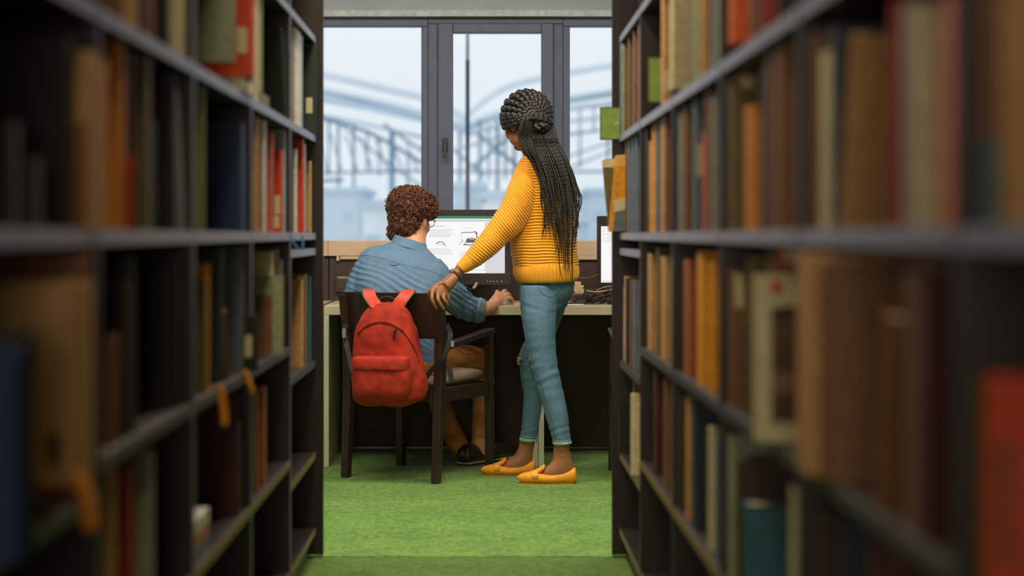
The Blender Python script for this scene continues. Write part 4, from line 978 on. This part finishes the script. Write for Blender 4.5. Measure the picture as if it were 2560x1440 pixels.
hem = knit('hem', [(1287, 660, 1441, 656, ZT_, .26), (1284, 666, 1445, 662, ZT_, .28), (1283, 680, 1447, 677, ZT_, .285), (1287, 694, 1446, 691, ZT_, .28), (1296, 705, 1440, 700, ZT_, .27), (1306, 708, 1430, 704, ZT_, .245), (1330, 708, 1410, 705, ZT_, .15)], 5, 520, 1, .006, M_knit, wo, WO, vertical=True, ribs=62, sq=.88)
knit('collar', [(1322, 388, 1368, 384, ZT_+.01, .12), (1321, 380, 1366, 377, ZT_+.01, .125), (1324, 374, 1362, 372, ZT_+.01, .115)], 4, 200, 1, .0025, M_knit, wo, WO, vertical=True, ribs=30)
sleeve = [(1300, 406, 1352, 440, 8.20, .10), (1288, 425, 1348, 485, 8.18, .14), (1276, 452, 1335, 527, 8.165, .15), (1264, 480, 1322, 553, 8.155, .15), (1252, 509, 1306, 576, 8.145, .145), (1240, 531, 1288, 591, 8.13, .14),
          (1222, 558, 1268, 607, 8.12, .13), (1204, 582, 1250, 625, 8.10, .125), (1186, 604, 1230, 642, 8.085, .115), (1172, 622, 1212, 655, 8.075, .10), (1162, 635, 1198, 666, 8.068, .092)]
sl = knit('sleeve', sleeve, 36, 96, .0122, .0062, M_knit, wo, WO, fold=.003)
knit('cuff', [(1163, 634, 1199, 664, 8.068, .088), (1158, 641, 1190, 669, 8.064, .084), (1150, 651, 1177, 676, 8.058, .075), (1142, 660, 1164, 682, 8.05, .062), (1143, 661, 1162, 681, 8.05, .050)], 6, 200, 1, .003, M_knit, wo, WO, vertical=True, ribs=26)
knit('sleeve', [(1375, 405, 1420, 430, 8.25, .10), (1392, 440, 1438, 450, 8.28, .14), (1400, 520, 1440, 525, 8.33, .14), (1395, 585, 1436, 600, 8.40, .13), (1385, 575, 1400, 622, 8.47, .11), (1352, 570, 1362, 610, 8.52, .08)], 30, 64, .0125, .003, M_knit, wo, WO)
# shoulder seam of the near sleeve
dgs = drape(sl, WO, [(1284, 466), (1290, 476), (1300, 492), (1309, 508), (1317, 526), (1324, 541)], -.0, 4)
if len(dgs) > 3:
    bm = bmesh.new(); add_tube(bm, dgs, .0026, 6); from_bm('shoulder_seam', bm, M_knit, wo, True)
# bracelet and earring
br = empty('bracelet', (0, 0, 0)); br.parent = wo
for k, (dx, dy, rr) in enumerate(((0, 0, .0275), (-4, 4, .027))):
    c = P(1142+dx*1.0, 683+dy*.9, 8.045)-WO; ax = (P(1152, 672, 8.05)-P(1128, 702, 8.03)).normalized(); u = ax.cross(Vector((0, 1, 0))).normalized(); v = ax.cross(u)
    bm = bmesh.new(); ring = [c+(u*math.cos(t)*rr+v*math.sin(t)*rr*.95) for t in [k2*math.pi/12 for k2 in range(25)]]; add_tube(bm, ring, .0016 if k == 0 else .0028, 6); from_bm('bangle' if k == 0 else 'watch_strap', bm, M_steel if k == 0 else mat('brown_leather', (92, 66, 54), .5), wo, True)
bpy.data.objects.remove(br)
bm = bmesh.new(); add_ball(bm, P(1279, 307, 8.135)-WO, (.006, .004, .008)); from_bm('earring', bm, mat('gold', (220, 180, 110), .25, metal=1), wo, True)
# ---- jeans
M_jean = mat('blue_denim', (84, 116, 138), .85, var=.07, scale=60, bump=.0015)
bm = bmesh.new()
add_px(bm, [(1300, 690, 1438, 690, 8.24, .20), (1298, 712, 1437, 706, 8.24, .215), (1299, 735, 1432, 728, 8.24, .22), (1303, 760, 1420, 752, 8.245, .21), (1312, 785, 1400, 780, 8.25, .18)], 5, 40, .9)
add_px(bm, [(1299, 712, 1392, 712, 8.19, .16), (1299, 745, 1394, 748, 8.18, .165), (1302, 778, 1391, 785, 8.17, .165), (1307, 815, 1389, 822, 8.16, .16), (1313, 849, 1390, 858, 8.155, .15), (1320, 890, 1392, 893, 8.15, .135), (1328, 924, 1396, 922, 8.145, .128),
            (1338, 955, 1403, 952, 8.14, .122), (1349, 991, 1411, 988, 8.135, .12), (1358, 1020, 1418, 1022, 8.13, .115), (1367, 1049, 1422, 1049, 8.125, .105), (1375, 1080, 1425, 1079, 8.12, .095), (1382, 1108, 1428, 1106, 8.12, .09)], 5, 32)
add_px(bm, [(1340, 712, 1434, 708, 8.30, .16), (1342, 750, 1423, 748, 8.31, .165), (1338, 790, 1407, 790, 8.33, .16), (1326, 825, 1390, 827, 8.345, .15), (1308, 860, 1378, 862, 8.36, .14), (1296, 890, 1366, 892, 8.37, .132), (1298, 918, 1362, 918, 8.38, .125),
            (1304, 955, 1361, 955, 8.39, .122), (1308, 990, 1357, 990, 8.40, .118), (1308, 1022, 1353, 1022, 8.405, .11), (1304, 1065, 1348, 1065, 8.41, .10), (1299, 1096, 1342, 1101, 8.41, .09)], 5, 32)
shift(bm, WO); je = remesh('jeans', bm, .0055, M_jean, wo, 3)
def jw(v):
    w_ = v+WO; px = CX+w_.x*F/w_.y; py = CY-(w_.z-H)*F/w_.y
    d = .0025*noise.noise(Vector((v.x*14, v.y*14, v.z*22)))
    # bunched cloth behind the knees, under the seat and above the hems
    for c0, sg, am, wl, sl_ in ((925, 40, .0022, 27, .35), (765, 22, .0015, 25, -.2), (1080, 26, .0012, 17, .3), (845, 30, .0006, 30, .2)):
        d += am*math.exp(-((py-c0)/sg)**2)*math.sin((py+sl_*(px-1350))/wl*2*math.pi+5*noise.noise(Vector((v.x*6, v.y*6, v.z*4))))*(.4+noise.noise(Vector((v.x*12, 3, v.z*16))))*1.8
    return d
displace(je, jw)
M_st_ = mat('pale_stitching', (150, 172, 166), .8); M_dst = mat('dark_stitching', (58, 84, 92), .8)
for nm, pts, m_, r_ in (('side_seam', [(1310, 722), (1311, 780), (1318, 830), (1326, 870), (1334, 905), (1347, 945), (1360, 985), (1372, 1020), (1382, 1060), (1392, 1106)], M_dst, .0014),
                        ('pocket_stitching', [(1345, 714), (1349, 726), (1360, 737), (1376, 743), (1392, 735), (1403, 722), (1409, 712)], M_dst, .0012),
                        ('inner_seam', [(1312, 870), (1306, 905), (1308, 950), (1309, 1000), (1306, 1050), (1304, 1096)], M_dst, .0014),
                        ('hem_stitching', [(1381, 1100), (1395, 1103), (1412, 1103), (1427, 1099)], M_st_, .0015),
                        ('hem_stitching', [(1300, 1089), (1315, 1093), (1330, 1095), (1342, 1093)], M_st_, .0015)):
    pp = drape(je, WO, pts, .0003, 5)
    if len(pp) > 3:
        bm = bmesh.new(); add_tube(bm, pp, r_, 5); from_bm(nm, bm, m_, je, True)
for nm, rows in (('frayed_hem', [(1381, 1104, 1429, 1102, 8.12, .096), (1382, 1111, 1430, 1108, 8.12, .096)]), ('frayed_hem', [(1298, 1093, 1343, 1097, 8.41, .096), (1298, 1101, 1343, 1104, 8.41, .096)])):
    bm = bmesh.new(); rg = px_rings(rows, 3, 40); rg = [[p+Vector((0, 0, .0012*math.sin(k*2.7))) for k, p in enumerate(r)] for r in rg]; add_rings(bm, rg, True); shift(bm, WO); from_bm(nm, bm, mat('faded_denim', (150, 176, 176), .9, var=.2, scale=90), je, True)
# knee hole with fringe
bm = bmesh.new(); add_ball(bm, P(1297, 903, 8.345)-WO, (.010, .03, .012)); from_bm('bare_knee', bm, M_skw, je, True)
for k in range(5):
    bm = bmesh.new(); add_tube(bm, [P(1292+k*1.5, 893+k*.5+(k % 2)*16, 8.33)-WO, P(1295+k*1.5, 896+(k % 2)*15, 8.32)-WO, P(1300+k*1.5, 898+(k % 2)*13, 8.325)-WO], .0014, 5); from_bm('fringe_thread', bm, mat('white_thread', (200, 206, 206), .9), je, True)
# ---- loafers
M_shoe = mat('yellow_suede', (240, 158, 34), .7, var=.06, scale=80, bump=.0003)
def loafer(fx, fy, z):
    g = lambda r: (fx(r[0]), fy(r[1]), fx(r[2]), fy(r[3]), z, r[4])
    rows = [(1292, 1192, 1292.3, 1196, .008), (1298, 1187, 1299, 1202, .032), (1308, 1182.5, 1310, 1206, .055), (1321, 1179.5, 1323, 1208, .074), (1336, 1178, 1337, 1208, .088), (1352, 1182, 1353, 1208, .09), (1372, 1184, 1373, 1208.5, .084), (1395, 1180, 1396, 1208.5, .074),
            (1415, 1175, 1416, 1208, .068), (1428, 1171, 1430, 1208, .064), (1436, 1168, 1439, 1205, .054), (1440, 1172, 1442, 1198, .03), (1441, 1178, 1442.5, 1190, .01)]
    bm = bmesh.new(); add_px(bm, [g(r) for r in rows], 4, 24, .8)
    for v in bm.verts: v.co.z = max(v.co.z, .0015)
    shift(bm, WO); sh = from_bm('loafer', bm, M_shoe, wo, True)
    bm = bmesh.new(); add_px(bm, [g(r) for r in [(1334, 1176, 1338, 1184, .05), (1344, 1171, 1350, 1182, .058), (1355, 1164, 1361, 1172, .055), (1361, 1161, 1363, 1164, .035)]], 4, 20, .8); shift(bm, WO); from_bm('tongue', bm, M_shoe, sh, True)
    bm = bmesh.new(); add_px(bm, [g(r) for r in [(1328, 1178, 1330, 1199, .088), (1331, 1176.5, 1332, 1199, .094), (1341, 1175, 1343, 1200, .098), (1344, 1178, 1346, 1200, .094)]], 4, 24, .7); shift(bm, WO); from_bm('strap', bm, mat('strap_suede', (246, 172, 62), .6, var=.04), sh, True)
    bm = bmesh.new(); pr = []
    for a, w2 in ((1294, .012), (1302, .045), (1316, .074), (1336, .09), (1356, .092), (1390, .078), (1420, .07), (1437, .05), (1441, .02)):
        pr.append([P(fx(a)+(1 if a < 1310 else -1), 0, z).x, w2*.43])
    up = [Vector((x, z-w2, .0006)) for x, w2 in pr]+[Vector((x, z+w2, .0006)) for x, w2 in reversed(pr)]
    add_rings(bm, [up, [p+Vector((0, 0, .0035)) for p in up]]); shift(bm, WO); from_bm('sole', bm, mat('tan_sole', (190, 122, 36), .7), sh)
loafer(lambda x: x, lambda y: y, 8.12)
loafer(lambda x: 1201+(x-1292)*.92, lambda y: 1188+(y-1208.5)*.93, 8.41)

# ---- braided hair
M_hair = mat('black_braids', (34, 28, 27), .45, var=.3, scale=120, spec=.5, bump=.0008)
scp = bmesh.new()
hc = P(1317, 294, 8.215)
add_ball(scp, hc+Vector((0, 0, .012)), (.100, .104, .094)); shift(scp, WO); sp_ = from_bm('scalp_hair', scp, M_hair, wo, True)
for v in sp_.data.vertices: pass
def braid(bm, pts, r, n, pitch, seg=6, thin_end=.5):
    q = catmull([tuple(p) for p in pts], n); V = [Vector(a) for a in q]
    # resample evenly
    Ls = [0]
    for a, b in zip(V[:-1], V[1:]): Ls.append(Ls[-1]+(b-a).length)
    T = Ls[-1]; step = pitch/5; N = max(8, int(T/step)); out = []; rad = []; j = 0
    for i in range(N+1):
        s = T*i/N
        while j < len(Ls)-2 and Ls[j+1] < s: j += 1
        t = (s-Ls[j])/max(1e-9, Ls[j+1]-Ls[j]); p = V[j].lerp(V[j+1], t)
        rr = r*(1-(1-thin_end)*(i/N)**2)
        rad.append(rr*(1+.17*math.cos(2*math.pi*s/pitch))); out.append(p+Vector((math.sin(math.pi*s/pitch), 0, math.cos(math.pi*s/pitch)))*rr*.18)
    add_tube(bm, [p-WO for p in out], rad, seg)
bun_d = Vector((.30, -.93, -.02)).normalized()
bmh = bmesh.new()
starts = [(-.93, -.14, -.36), (-.98, -.06, -.19), (-.99, .0, -.04), (-1, .05, .08), (-.95, .1, .32), (-.82, .12, .56), (-.62, .15, .78), (-.38, .18, .92), (-.12, .22, 1), (.14, .22, 1), (.40, .2, .9), (.62, .15, .74), (.8, .1, .55), (.92, .05, .32), (.98, 0, .08), (.95, -.1, -.2)]
for sdr in starts:
    a = Vector(sdr).normalized(); om = math.acos(max(-1, min(1, a.dot(bun_d)))); pts = []
    for i in range(9):
        t = i/8; d = (a*math.sin((1-t)*om)+bun_d*math.sin(t*om))/math.sin(om); d.normalize()
        R_ = Vector((.107, .109, .111)); pts.append(hc+Vector((d.x*R_.x, d.y*R_.y, d.z*R_.z)))
    braid(bmh, pts, .0125, 6, .014, 10, .75)
from_bm('cornrows', bmh, M_hair, wo, True)
# bun
bmb = bmesh.new(); bc = P(1352, 311, 8.10)
for k in range(8):
    ph = k*.9; rr = .044-.0045*k; pts = [bc+Vector((rr*math.cos(t+ph)*(1.1), -.0035*k-.010*math.sin(t*2+ph), rr*.72*math.sin(t+ph)-.002*k)) for t in [i*math.pi/7 for i in range(14)]]
    braid(bmb, pts, .0085, 4, .012, 8, .9)
add_ball(bmb, bc-WO, (.036, .03, .028))
for k in range(4): # band wrapped round the root
    pts = [P(1330, 298, 8.09)+Vector((0, 0, .006*k-.01)), P(1345, 292, 8.07)+Vector((0, 0, .006*k-.01)), P(1364, 296, 8.08)+Vector((0, 0, .006*k-.01)), P(1378, 312, 8.10)+Vector((0, 0, .004*k))]
    braid(bmb, pts, .009, 5, .012, 7, .9)
from_bm('bun', bmb, M_hair, wo, True)
# ponytail looping forward over the shoulder
rnd = random.Random(11); bml = bmesh.new()
for k in range(13):
    u = k/12
    z0 = 8.075-.012*rnd.random()
    pts = [P(1342-u*8, 296+u*3, z0), P(1322-8*(1-u), 292+u*8, z0-.02), P(1300+u*26, 318+u*4, z0-.012), P(1298+u*30, 345, z0), P(1310+u*28, 378, z0+.0), P(1330+u*22, 408, z0+.015), P(1344+u*20+rnd.uniform(-3, 3), 440, z0+.02)]
    ex = rnd.uniform(0, 30); ey = rnd.uniform(40, 100)
    pts += [P(1352+u*16+rnd.uniform(-4, 4), 470, z0+.018), P(1360+u*14+rnd.uniform(-9, 9), 490+ey*.5, z0+.018), P(1364+rnd.uniform(-14, 16), 500+ey, z0+.02)]
    braid(bml, pts, .0050, 5, .0085, 6, .28)
from_bm('front_braids', bml, M_hair, wo, True)
# long curtain down the back
bmc = bmesh.new()
for k in range(42):
    u = (k % 21)/20+rnd.uniform(-.03, .03); layer = k//21; z0 = 8.108-.012*layer-.004*rnd.random()
    end = rnd.uniform(600, 704) if rnd.random() < .5 else rnd.uniform(490, 600)
    def cx(y, u=u):
        L_ = [(330, 1330, 1384), (360, 1336, 1396), (400, 1352, 1417), (450, 1368, 1434), (500, 1378, 1442), (560, 1386, 1444), (620, 1394, 1441), (705, 1404, 1438)]
        for (y0, a0, b0), (y1, a1, b1) in zip(L_[:-1], L_[1:]):
            if y <= y1:
                t = (y-y0)/(y1-y0); return (a0+(a1-a0)*t)*(1-u)+(b0+(b1-b0)*t)*u
        return a1*(1-u)+b1*u
    pts = [P(cx(330), 318+6*rnd.random(), z0+.01), P(cx(345), 342, z0-.008), P(cx(365), 365, z0-.004)]
    y = 400; dr = rnd.uniform(-1, 1)
    while y < end:
        e = (y-400)/300
        pts.append(P(cx(y)+dr*9*e+rnd.uniform(-2.4, 2.4)*(.4+e), y, z0-.012+.006*e)); y += 45
    pts.append(P(cx(end)+dr*11+rnd.uniform(-3, 3), end, z0-.008))
    braid(bmc, pts, .0052, 4, .0085, 6, .24)
for k in range(7):   # stray strands outside the right outline
    z0 = 8.15; x0 = 1424+k*1.2; e = rnd.uniform(490, 570)
    pts = [P(x0-6, 400+k*5, z0), P(x0+8, 430+k*6, z0), P(x0+16+k*.6, 460+k*4, z0), P(x0+17+rnd.uniform(-3, 7), (460+e)/2+10, z0), P(x0+12+rnd.uniform(-5, 9), e+20, z0)]
    braid(bmc, pts, .0024, 6, .008, 5, .5)
from_bm('back_braids', bmc, M_hair, wo, True)

# ============================================================= man
ma = empty('person', (-.27, 8.45, 0)); MO = Vector(ma.location)
tag(ma, 'seated man with curly brown hair, glasses and denim shirt, using a mouse', 'person')
MM = look(P(1029, 545, 8.60), (.50, .86, -.12), math.radians(3))
bm = bmesh.new(); head(bm, MM, 1.0)
add_tube(bm, [P(1028, 560, 8.58), P(1034, 598, 8.56), P(1030, 625, 8.53), P(1020, 680, 8.50)], [.058, .056, .064, .1], 16, 4)
add_px(bm, [(950, 650, 1080, 660, 8.47, .14), (930, 720, 1090, 720, 8.45, .17), (935, 800, 1090, 800, 8.43, .16), (940, 880, 1085, 880, 8.42, .16), (945, 925, 1085, 925, 8.42, .16)])
# right arm
add_tube(bm, [P(1080, 690, 8.46), P(1120, 730, 8.50), P(1160, 772, 8.56), P(1200, 775, 8.62), P(1220, 771, 8.655), P(1236, 763, 8.70), P(1246, 752, 8.72)], [.045, .04, .034, .032, .033, .026, .027], 14, 4)
hz = 8.75
add_px(bm, [(1221, 752, 1236, 772, 8.70, .045), (1230, 741, 1252, 764, 8.73, .06), (1238, 732, 1264, 757, 8.755, .07), (1244, 728, 1270, 750, 8.775, .072)], 4, 20)
finger(bm, [P(1242, 735, 8.75), P(1243, 729, 8.79), P(1250, 737, 8.83), P(1252, 752, 8.85)], .0105, .008)
finger(bm, [P(1252, 738, 8.755), P(1261, 727, 8.785), P(1267, 733, 8.82), P(1268, 748, 8.84)], .0105, .0082)
finger(bm, [P(1260, 742, 8.75), P(1271, 735, 8.77), P(1276, 742, 8.795), P(1277, 755, 8.81)], .0102, .008)
finger(bm, [P(1263, 750, 8.74), P(1275, 745, 8.755), P(1281, 749, 8.765), P(1282, 758, 8.775)], .0095, .0075)
finger(bm, [P(1236, 748, 8.74), P(1236, 744, 8.79), P(1243, 752, 8.825), P(1248, 758, 8.84)], .0115, .009)
# left arm to the keyboard
add_tube(bm, [P(920, 680, 8.46), P(890, 740, 8.46), P(885, 785, 8.50), P(905, 780, 8.62), P(935, 762, 8.74), P(960, 757, 8.80)], [.05, .045, .04, .036, .026, .028], 14, 4)
add_ball(bm, P(975, 752, 8.83), (.045, .04, .018))
for k in range(4): finger(bm, [P(982+k*3, 750, 8.85-k*.015), P(994+k*3, 747, 8.88-k*.018), P(1004+k*2, 752, 8.90-k*.02), P(1008+k*2, 757, 8.91-k*.02)], .009, .0072)
finger(bm, [P(975, 757, 8.80), P(988, 758, 8.80), P(998, 759, 8.81)], .011, .008)
# pelvis, legs
add_tube(bm, [P(1020, 900, 8.42), P(1020, 925, 8.44)], [.12, .12], 16)
KR = P(1192, 893, 8.88); KL = P(1085, 893, 8.94)
add_tube(bm, [P(1075, 905, 8.45), P(1180, 905, 8.84), P(1202, 935, 8.89), P(1207, 1010, 8.87), P(1205, 1070, 8.85), P(1201, 1106, 8.84)], [.06, .045, .04, .034, .032, .03], 14, 3)
add_tube(bm, [P(985, 905, 8.52), P(1070, 905, 8.88), P(1085, 940, 8.94), P(1102, 1010, 8.93), P(1128, 1068, 8.91), P(1147, 1106, 8.90)], [.06, .045, .04, .034, .032, .03], 14, 3)
for x, z in ((1200, 8.80), (1155, 8.90)):
    add_tube(bm, [P(x, 1098, z), P(x+2, 1125, z), P(x+16, 1142, z+.06), P(x+24, 1144, z+.09)], [.026, .028, .024, .02], 12, 3)
shift(bm, MO); remesh('body', bm, .0045, M_skm, ma, 2)
eyes(MM, ma, MO)
# ---- denim shirt
M_shirt = mat('denim_shirt', (98, 128, 156), .85, var=.05, scale=34, bump=.0018)
bm = bmesh.new()
add_px(bm, [(985, 600, 1060, 612, 8.51, .13), (960, 610, 1076, 630, 8.50, .15), (930, 616, 1094, 648, 8.48, .19), (904, 630, 1112, 672, 8.46, .22), (890, 665, 1116, 702, 8.44, .235), (886, 705, 1112, 730, 8.42, .24), (892, 760, 1106, 775, 8.41, .24),
            (905, 820, 1104, 830, 8.41, .24), (918, 870, 1106, 872, 8.41, .25), (925, 905, 1106, 912, 8.42, .26), (935, 930, 1095, 932, 8.43, .24)], 5, 40, .9)
add_px(bm, [(1062, 720, 1098, 645, 8.45, .16), (1082, 742, 1122, 670, 8.46, .16), (1104, 766, 1146, 700, 8.48, .15), (1124, 786, 1166, 722, 8.52, .135), (1150, 799, 1180, 735, 8.56, .125), (1176, 806, 1196, 743, 8.59, .118), (1203, 806, 1208, 750, 8.625, .11)], 5, 28)
add_px(bm, [(900, 640, 945, 690, 8.45, .15), (880, 672, 925, 715, 8.45, .14), (865, 712, 908, 740, 8.45, .135), (856, 755, 898, 770, 8.46, .13), (858, 785, 900, 795, 8.50, .12), (872, 800, 905, 765, 8.58, .115), (895, 797, 920, 750, 8.66, .10)], 5, 28)
shift(bm, MO); shirt = remesh('shirt', bm, .0055, M_shirt, ma, 3)
def sw_(v):
    w_ = v+MO; px = CX+w_.x*F/w_.y; py = CY-(w_.z-H)*F/w_.y
    d = .003*noise.noise(Vector((v.x*11, v.y*11, v.z*13)))
    # folds running from the armpits towards the chair back
    a = (py-.45*(px-1000)); mk = max(0, min(1, (py-650-.2*(px-950))/40))
    fo = math.sin(a/4.6+5*noise.noise(Vector((v.x*5, v.y*5, v.z*6)))); d += .0065*mk*(.55+.9*noise.noise(Vector((v.x*7, 0, v.z*7+3))))*(1-abs(fo)**.6*1.6)
    if px > 1120: d += .006*(1-1.6*abs(math.sin((px*.95-py*.35)/8.5+2*noise.noise(v*8)))**.6)
    return d
displace(shirt, sw_)
def line(nm, pts, m, r, par_obj, par, O, off=.0005):
    pp = drape(par_obj, O, pts, off, 6)
    if len(pp) > 3:
        bm = bmesh.new(); add_tube(bm, pp, r, 5); return from_bm(nm, bm, m, par, True)
M_sm = mat('shirt_seam', (88, 118, 146), .85)
line('yoke_seam', [(893, 640), (920, 639), (950, 645), (985, 655), (1020, 664), (1060, 672), (1095, 684), (1112, 692)], M_sm, .0012, shirt, shirt, MO)
line('yoke_seam', [(893, 643), (920, 642), (950, 648), (985, 658), (1020, 667), (1060, 675), (1095, 687), (1112, 695)], mat('shirt_stitch', (132, 162, 182), .85), .001, shirt, shirt, MO)
line('arm_seam', [(888, 650), (889, 680), (896, 712), (903, 725)], M_sm, .0009, shirt, shirt, MO)
line('arm_seam', [(1106, 668), (1098, 690), (1090, 715), (1086, 728)], M_sm, .0009, shirt, shirt, MO)
line('hanging_loop', [(976, 658), (980, 662), (990, 663), (996, 660)], M_sm, .003, shirt, shirt, MO)
# collar: a standing band folded over
bm = bmesh.new()
add_rings(bm, px_rings([(978, 607, 1068, 634, 8.515, .185), (979, 602, 1069, 628, 8.515, .178), (986, 588, 1066, 612, 8.525, .145), (988, 586, 1063, 609, 8.525, .125)], 4, 40)); shift(bm, MO); from_bm('collar', bm, M_shirt, shirt, True)
# turned-up cuff
bm = bmesh.new(); add_rings(bm, px_rings([(1188, 808, 1198, 744, 8.60, .125), (1192, 808, 1204, 744, 8.61, .13), (1210, 804, 1214, 750, 8.64, .128), (1212, 802, 1215, 752, 8.642, .11)], 4, 32)); shift(bm, MO); o = from_bm('rolled_cuff', bm, mat('denim_inside', (130, 150, 156), .9, var=.1, scale=40, bump=.001), shirt, True)
displace(o, lambda v: .002*noise.noise(v*30))
# ---- trousers
M_tr = mat('tan_cotton', (176, 118, 54), .85, var=.12, scale=26, bump=.0015)
bm = bmesh.new()
add_tube(bm, [P(1020, 880, 8.42), P(1030, 905, 8.44), P(1030, 925, 8.46)], [.14, .15, .12], 24, 3)
add_tube(bm, [P(1060, 905, 8.46), P(1120, 903, 8.62), P(1180, 900, 8.82), P(1196, 905, 8.90), P(1204, 940, 8.90), P(1208, 1010, 8.87), P(1205, 1080, 8.85), P(1202, 1132, 8.845)], [.085, .078, .070, .066, .058, .052, .048, .046], 24, 4)
add_tube(bm, [P(990, 905, 8.50), P(1030, 903, 8.68), P(1075, 900, 8.86), P(1084, 905, 8.94), P(1085, 945, 8.95), P(1102, 1010, 8.93), P(1130, 1080, 8.91), P(1156, 1130, 8.90)], [.085, .078, .070, .066, .058, .053, .05, .048], 24, 4)
shift(bm, MO); tr = remesh('trousers', bm, .006, M_tr, ma, 3)
displace(tr, lambda v: .004*noise.noise(Vector((v.x*12, v.y*8, v.z*14)))+.002*math.sin(v.z*90+4*noise.noise(v*7)))
line('seam', [(1140, 872), (1160, 886), (1185, 884), (1215, 878)], mat('tan_seam', (120, 78, 36), .8), .0018, tr, tr, MO)
# ---- shoes
M_bs = mat('dark_leather', (38, 26, 22), .28, var=.1, scale=30, coat=.4)
for (x, z, dx) in ((1185, 8.78, 1), (1235, 8.93, 1)):
    pd = Vector((.55, .83, 0)).normalized() if x < 1200 else Vector((.5, .86, 0)).normalized()
    O2 = Vector((P(x-6 if x < 1200 else x+6, 0, z).x, z, 0)); pn = Vector((pd.y, -pd.x, 0)); rings = []; rings2 = []
    for (s_, w2, z0, z1) in ((-.075, .022, .02, .055), (-.07, .032, .012, .085), (-.04, .038, .01, .098), (.0, .04, .01, .095), (.05, .044, .01, .078), (.11, .049, .01, .062), (.16, .044, .012, .05), (.19, .03, .014, .04), (.2, .012, .018, .03)):
        ring = []
        for k in range(20):
            t = 2*math.pi*k/20; ring.append(O2+pd*s_+pn*w2*math.copysign(abs(math.cos(t))**.8, math.cos(t))+Vector((0, 0, (z0+z1)/2+(z1-z0)/2*math.copysign(abs(math.sin(t))**.8, math.sin(t)))))
        rings.append(ring)
        rings2.append((s_, w2+.004))
    bm = bmesh.new(); add_rings(bm, rings); shift(bm, MO); sh = from_bm('shoe', bm, M_bs, ma, True)
    up = [O2+pd*s_+pn*w2 for s_, w2 in rings2]+[O2+pd*s_-pn*w2 for s_, w2 in reversed(rings2)]
    bm = bmesh.new(); add_rings(bm, [[p+Vector((0, 0, .001)) for p in up], [p+Vector((0, 0, .012)) for p in up]]); shift(bm, MO); from_bm('sole', bm, mat('dark_sole', (60, 44, 34), .6), sh)
    bm = bmesh.new(); add_rings(bm, [[p+Vector((0, 0, .0121)) for p in up], [p+Vector((0, 0, .016)) for p in up]]); shift(bm, MO); from_bm('welt', bm, mat('pale_welt', (206, 190, 150), .6), sh)
# ---- curly hair
M_ch = mat('curly_brown_hair', (106, 64, 46), .45, var=.35, scale=60, spec=.5)
bm = bmesh.new()
def hb(c, r): add_ball(bm, (0, 0, 0), r, MM @ Matrix.Translation(Vector(c)), 24, 18)
hb((0, -.02, .048), (.100, .104, .088)); hb((0, -.055, -.03), (.074, .058, .07)); hb((0, .040, .078), (.088, .066, .048)); hb((.05, .045, .04), (.045, .045, .035))
hb((-.03, -.05, -.07), (.05, .045, .045))
shift(bm, MO); hr = remesh('hair', bm, .006, M_ch, ma, 2)
displace(hr, lambda v: .010*noise.noise(v*34)+.006*noise.noise(v*70))
dgh = bpy.context.evaluated_depsgraph_get(); dgh.update()
rnd = random.Random(3); vs = hr.data.vertices; nv = len(vs); bmc = bmesh.new()
for k in range(1700):
    v = vs[rnd.randrange(nv)]; n = v.normal.normalized(); c = v.co.copy()
    loc = MM.inverted() @ (c+MO)
    if loc.z < -.0 and loc.y > -.035 and abs(loc.x) > .055: continue
    if loc.z < -.02 and loc.y > -.01: continue
    low = loc.z < -.03
    r = rnd.uniform(.005, .0105)*(.6 if low else 1); t1 = n.cross(Vector((rnd.uniform(-1, 1), rnd.uniform(-1, 1), rnd.uniform(-1, 1)))).normalized(); ax = (t1*.8+n*.35).normalized()
    u = ax.cross(n).normalized(); w_ = ax.cross(u); turns = rnd.uniform(1.0, 1.8); N = 14; ph = rnd.uniform(0, 6.28); ln = rnd.uniform(.008, .02)
    pts = [c+n*(r*.35)+ax*(ln*(i/N-.5))+(u*math.cos(ph+turns*2*math.pi*i/N)+w_*math.sin(ph+turns*2*math.pi*i/N))*r for i in range(N+1)]
    add_tube(bmc, pts, rnd.choice((.0013, .0018, .0024)), 4)
from_bm('curls', bmc, M_ch, ma, True)
# ---- glasses and beard
gl = None
for s in (1,):
    T_ = Matrix.Translation(-MO) @ MM
    bm = bmesh.new()
    for sx in (-1, 1):
        ring = [T_ @ Vector((sx*.034+.023*math.cos(t), .108, -.006+.021*math.sin(t))) for t in [i*math.pi/10 for i in range(21)]]
        add_tube(bm, ring, .0014, 6)
        add_tube(bm, [T_ @ Vector((sx*.057, .107, 0)), T_ @ Vector((sx*.072, .095, 0)), T_ @ Vector((sx*.083, .03, .002)), T_ @ Vector((sx*.084, -.008, .002)), T_ @ Vector((sx*.082, -.022, -.012))], .0014, 6, 3)
    add_tube(bm, [T_ @ Vector((-.011, .109, 0)), T_ @ Vector((0, .112, .003)), T_ @ Vector((.011, .109, 0))], .0014, 6)
    gl = from_bm('glasses', bm, mat('dark_metal', (70, 68, 70), .25, metal=.8), ma, True)
    for sx in (-1, 1):
        bm = bmesh.new(); add_rings(bm, [[T_ @ Vector((sx*.034+.022*math.cos(t), yy, -.006+.020*math.sin(t))) for t in [i*math.pi/10 for i in range(20)]] for yy in (.1075, .109)]); from_bm('lens', bm, M_glass, gl)
bm = bmesh.new()
def bb(c, r): add_ball(bm, (0, 0, 0), r, MM @ Matrix.Translation(Vector(c)), 16, 12)
bb((0, .058, -.088), (.036, .034, .026)); bb((.036, .03, -.072), (.022, .036, .026)); bb((-.036, .03, -.072), (.022, .036, .026)); bb((.052, .006, -.066), (.014, .028, .034)); bb((0, .088, -.055), (.022, .010, .005))
shift(bm, MO); bd = remesh('beard', bm, .005, mat('dark_beard', (48, 32, 26), .7, var=.3, scale=160), ma, 1); displace(bd, lambda v: .002*noise.noise(v*120))
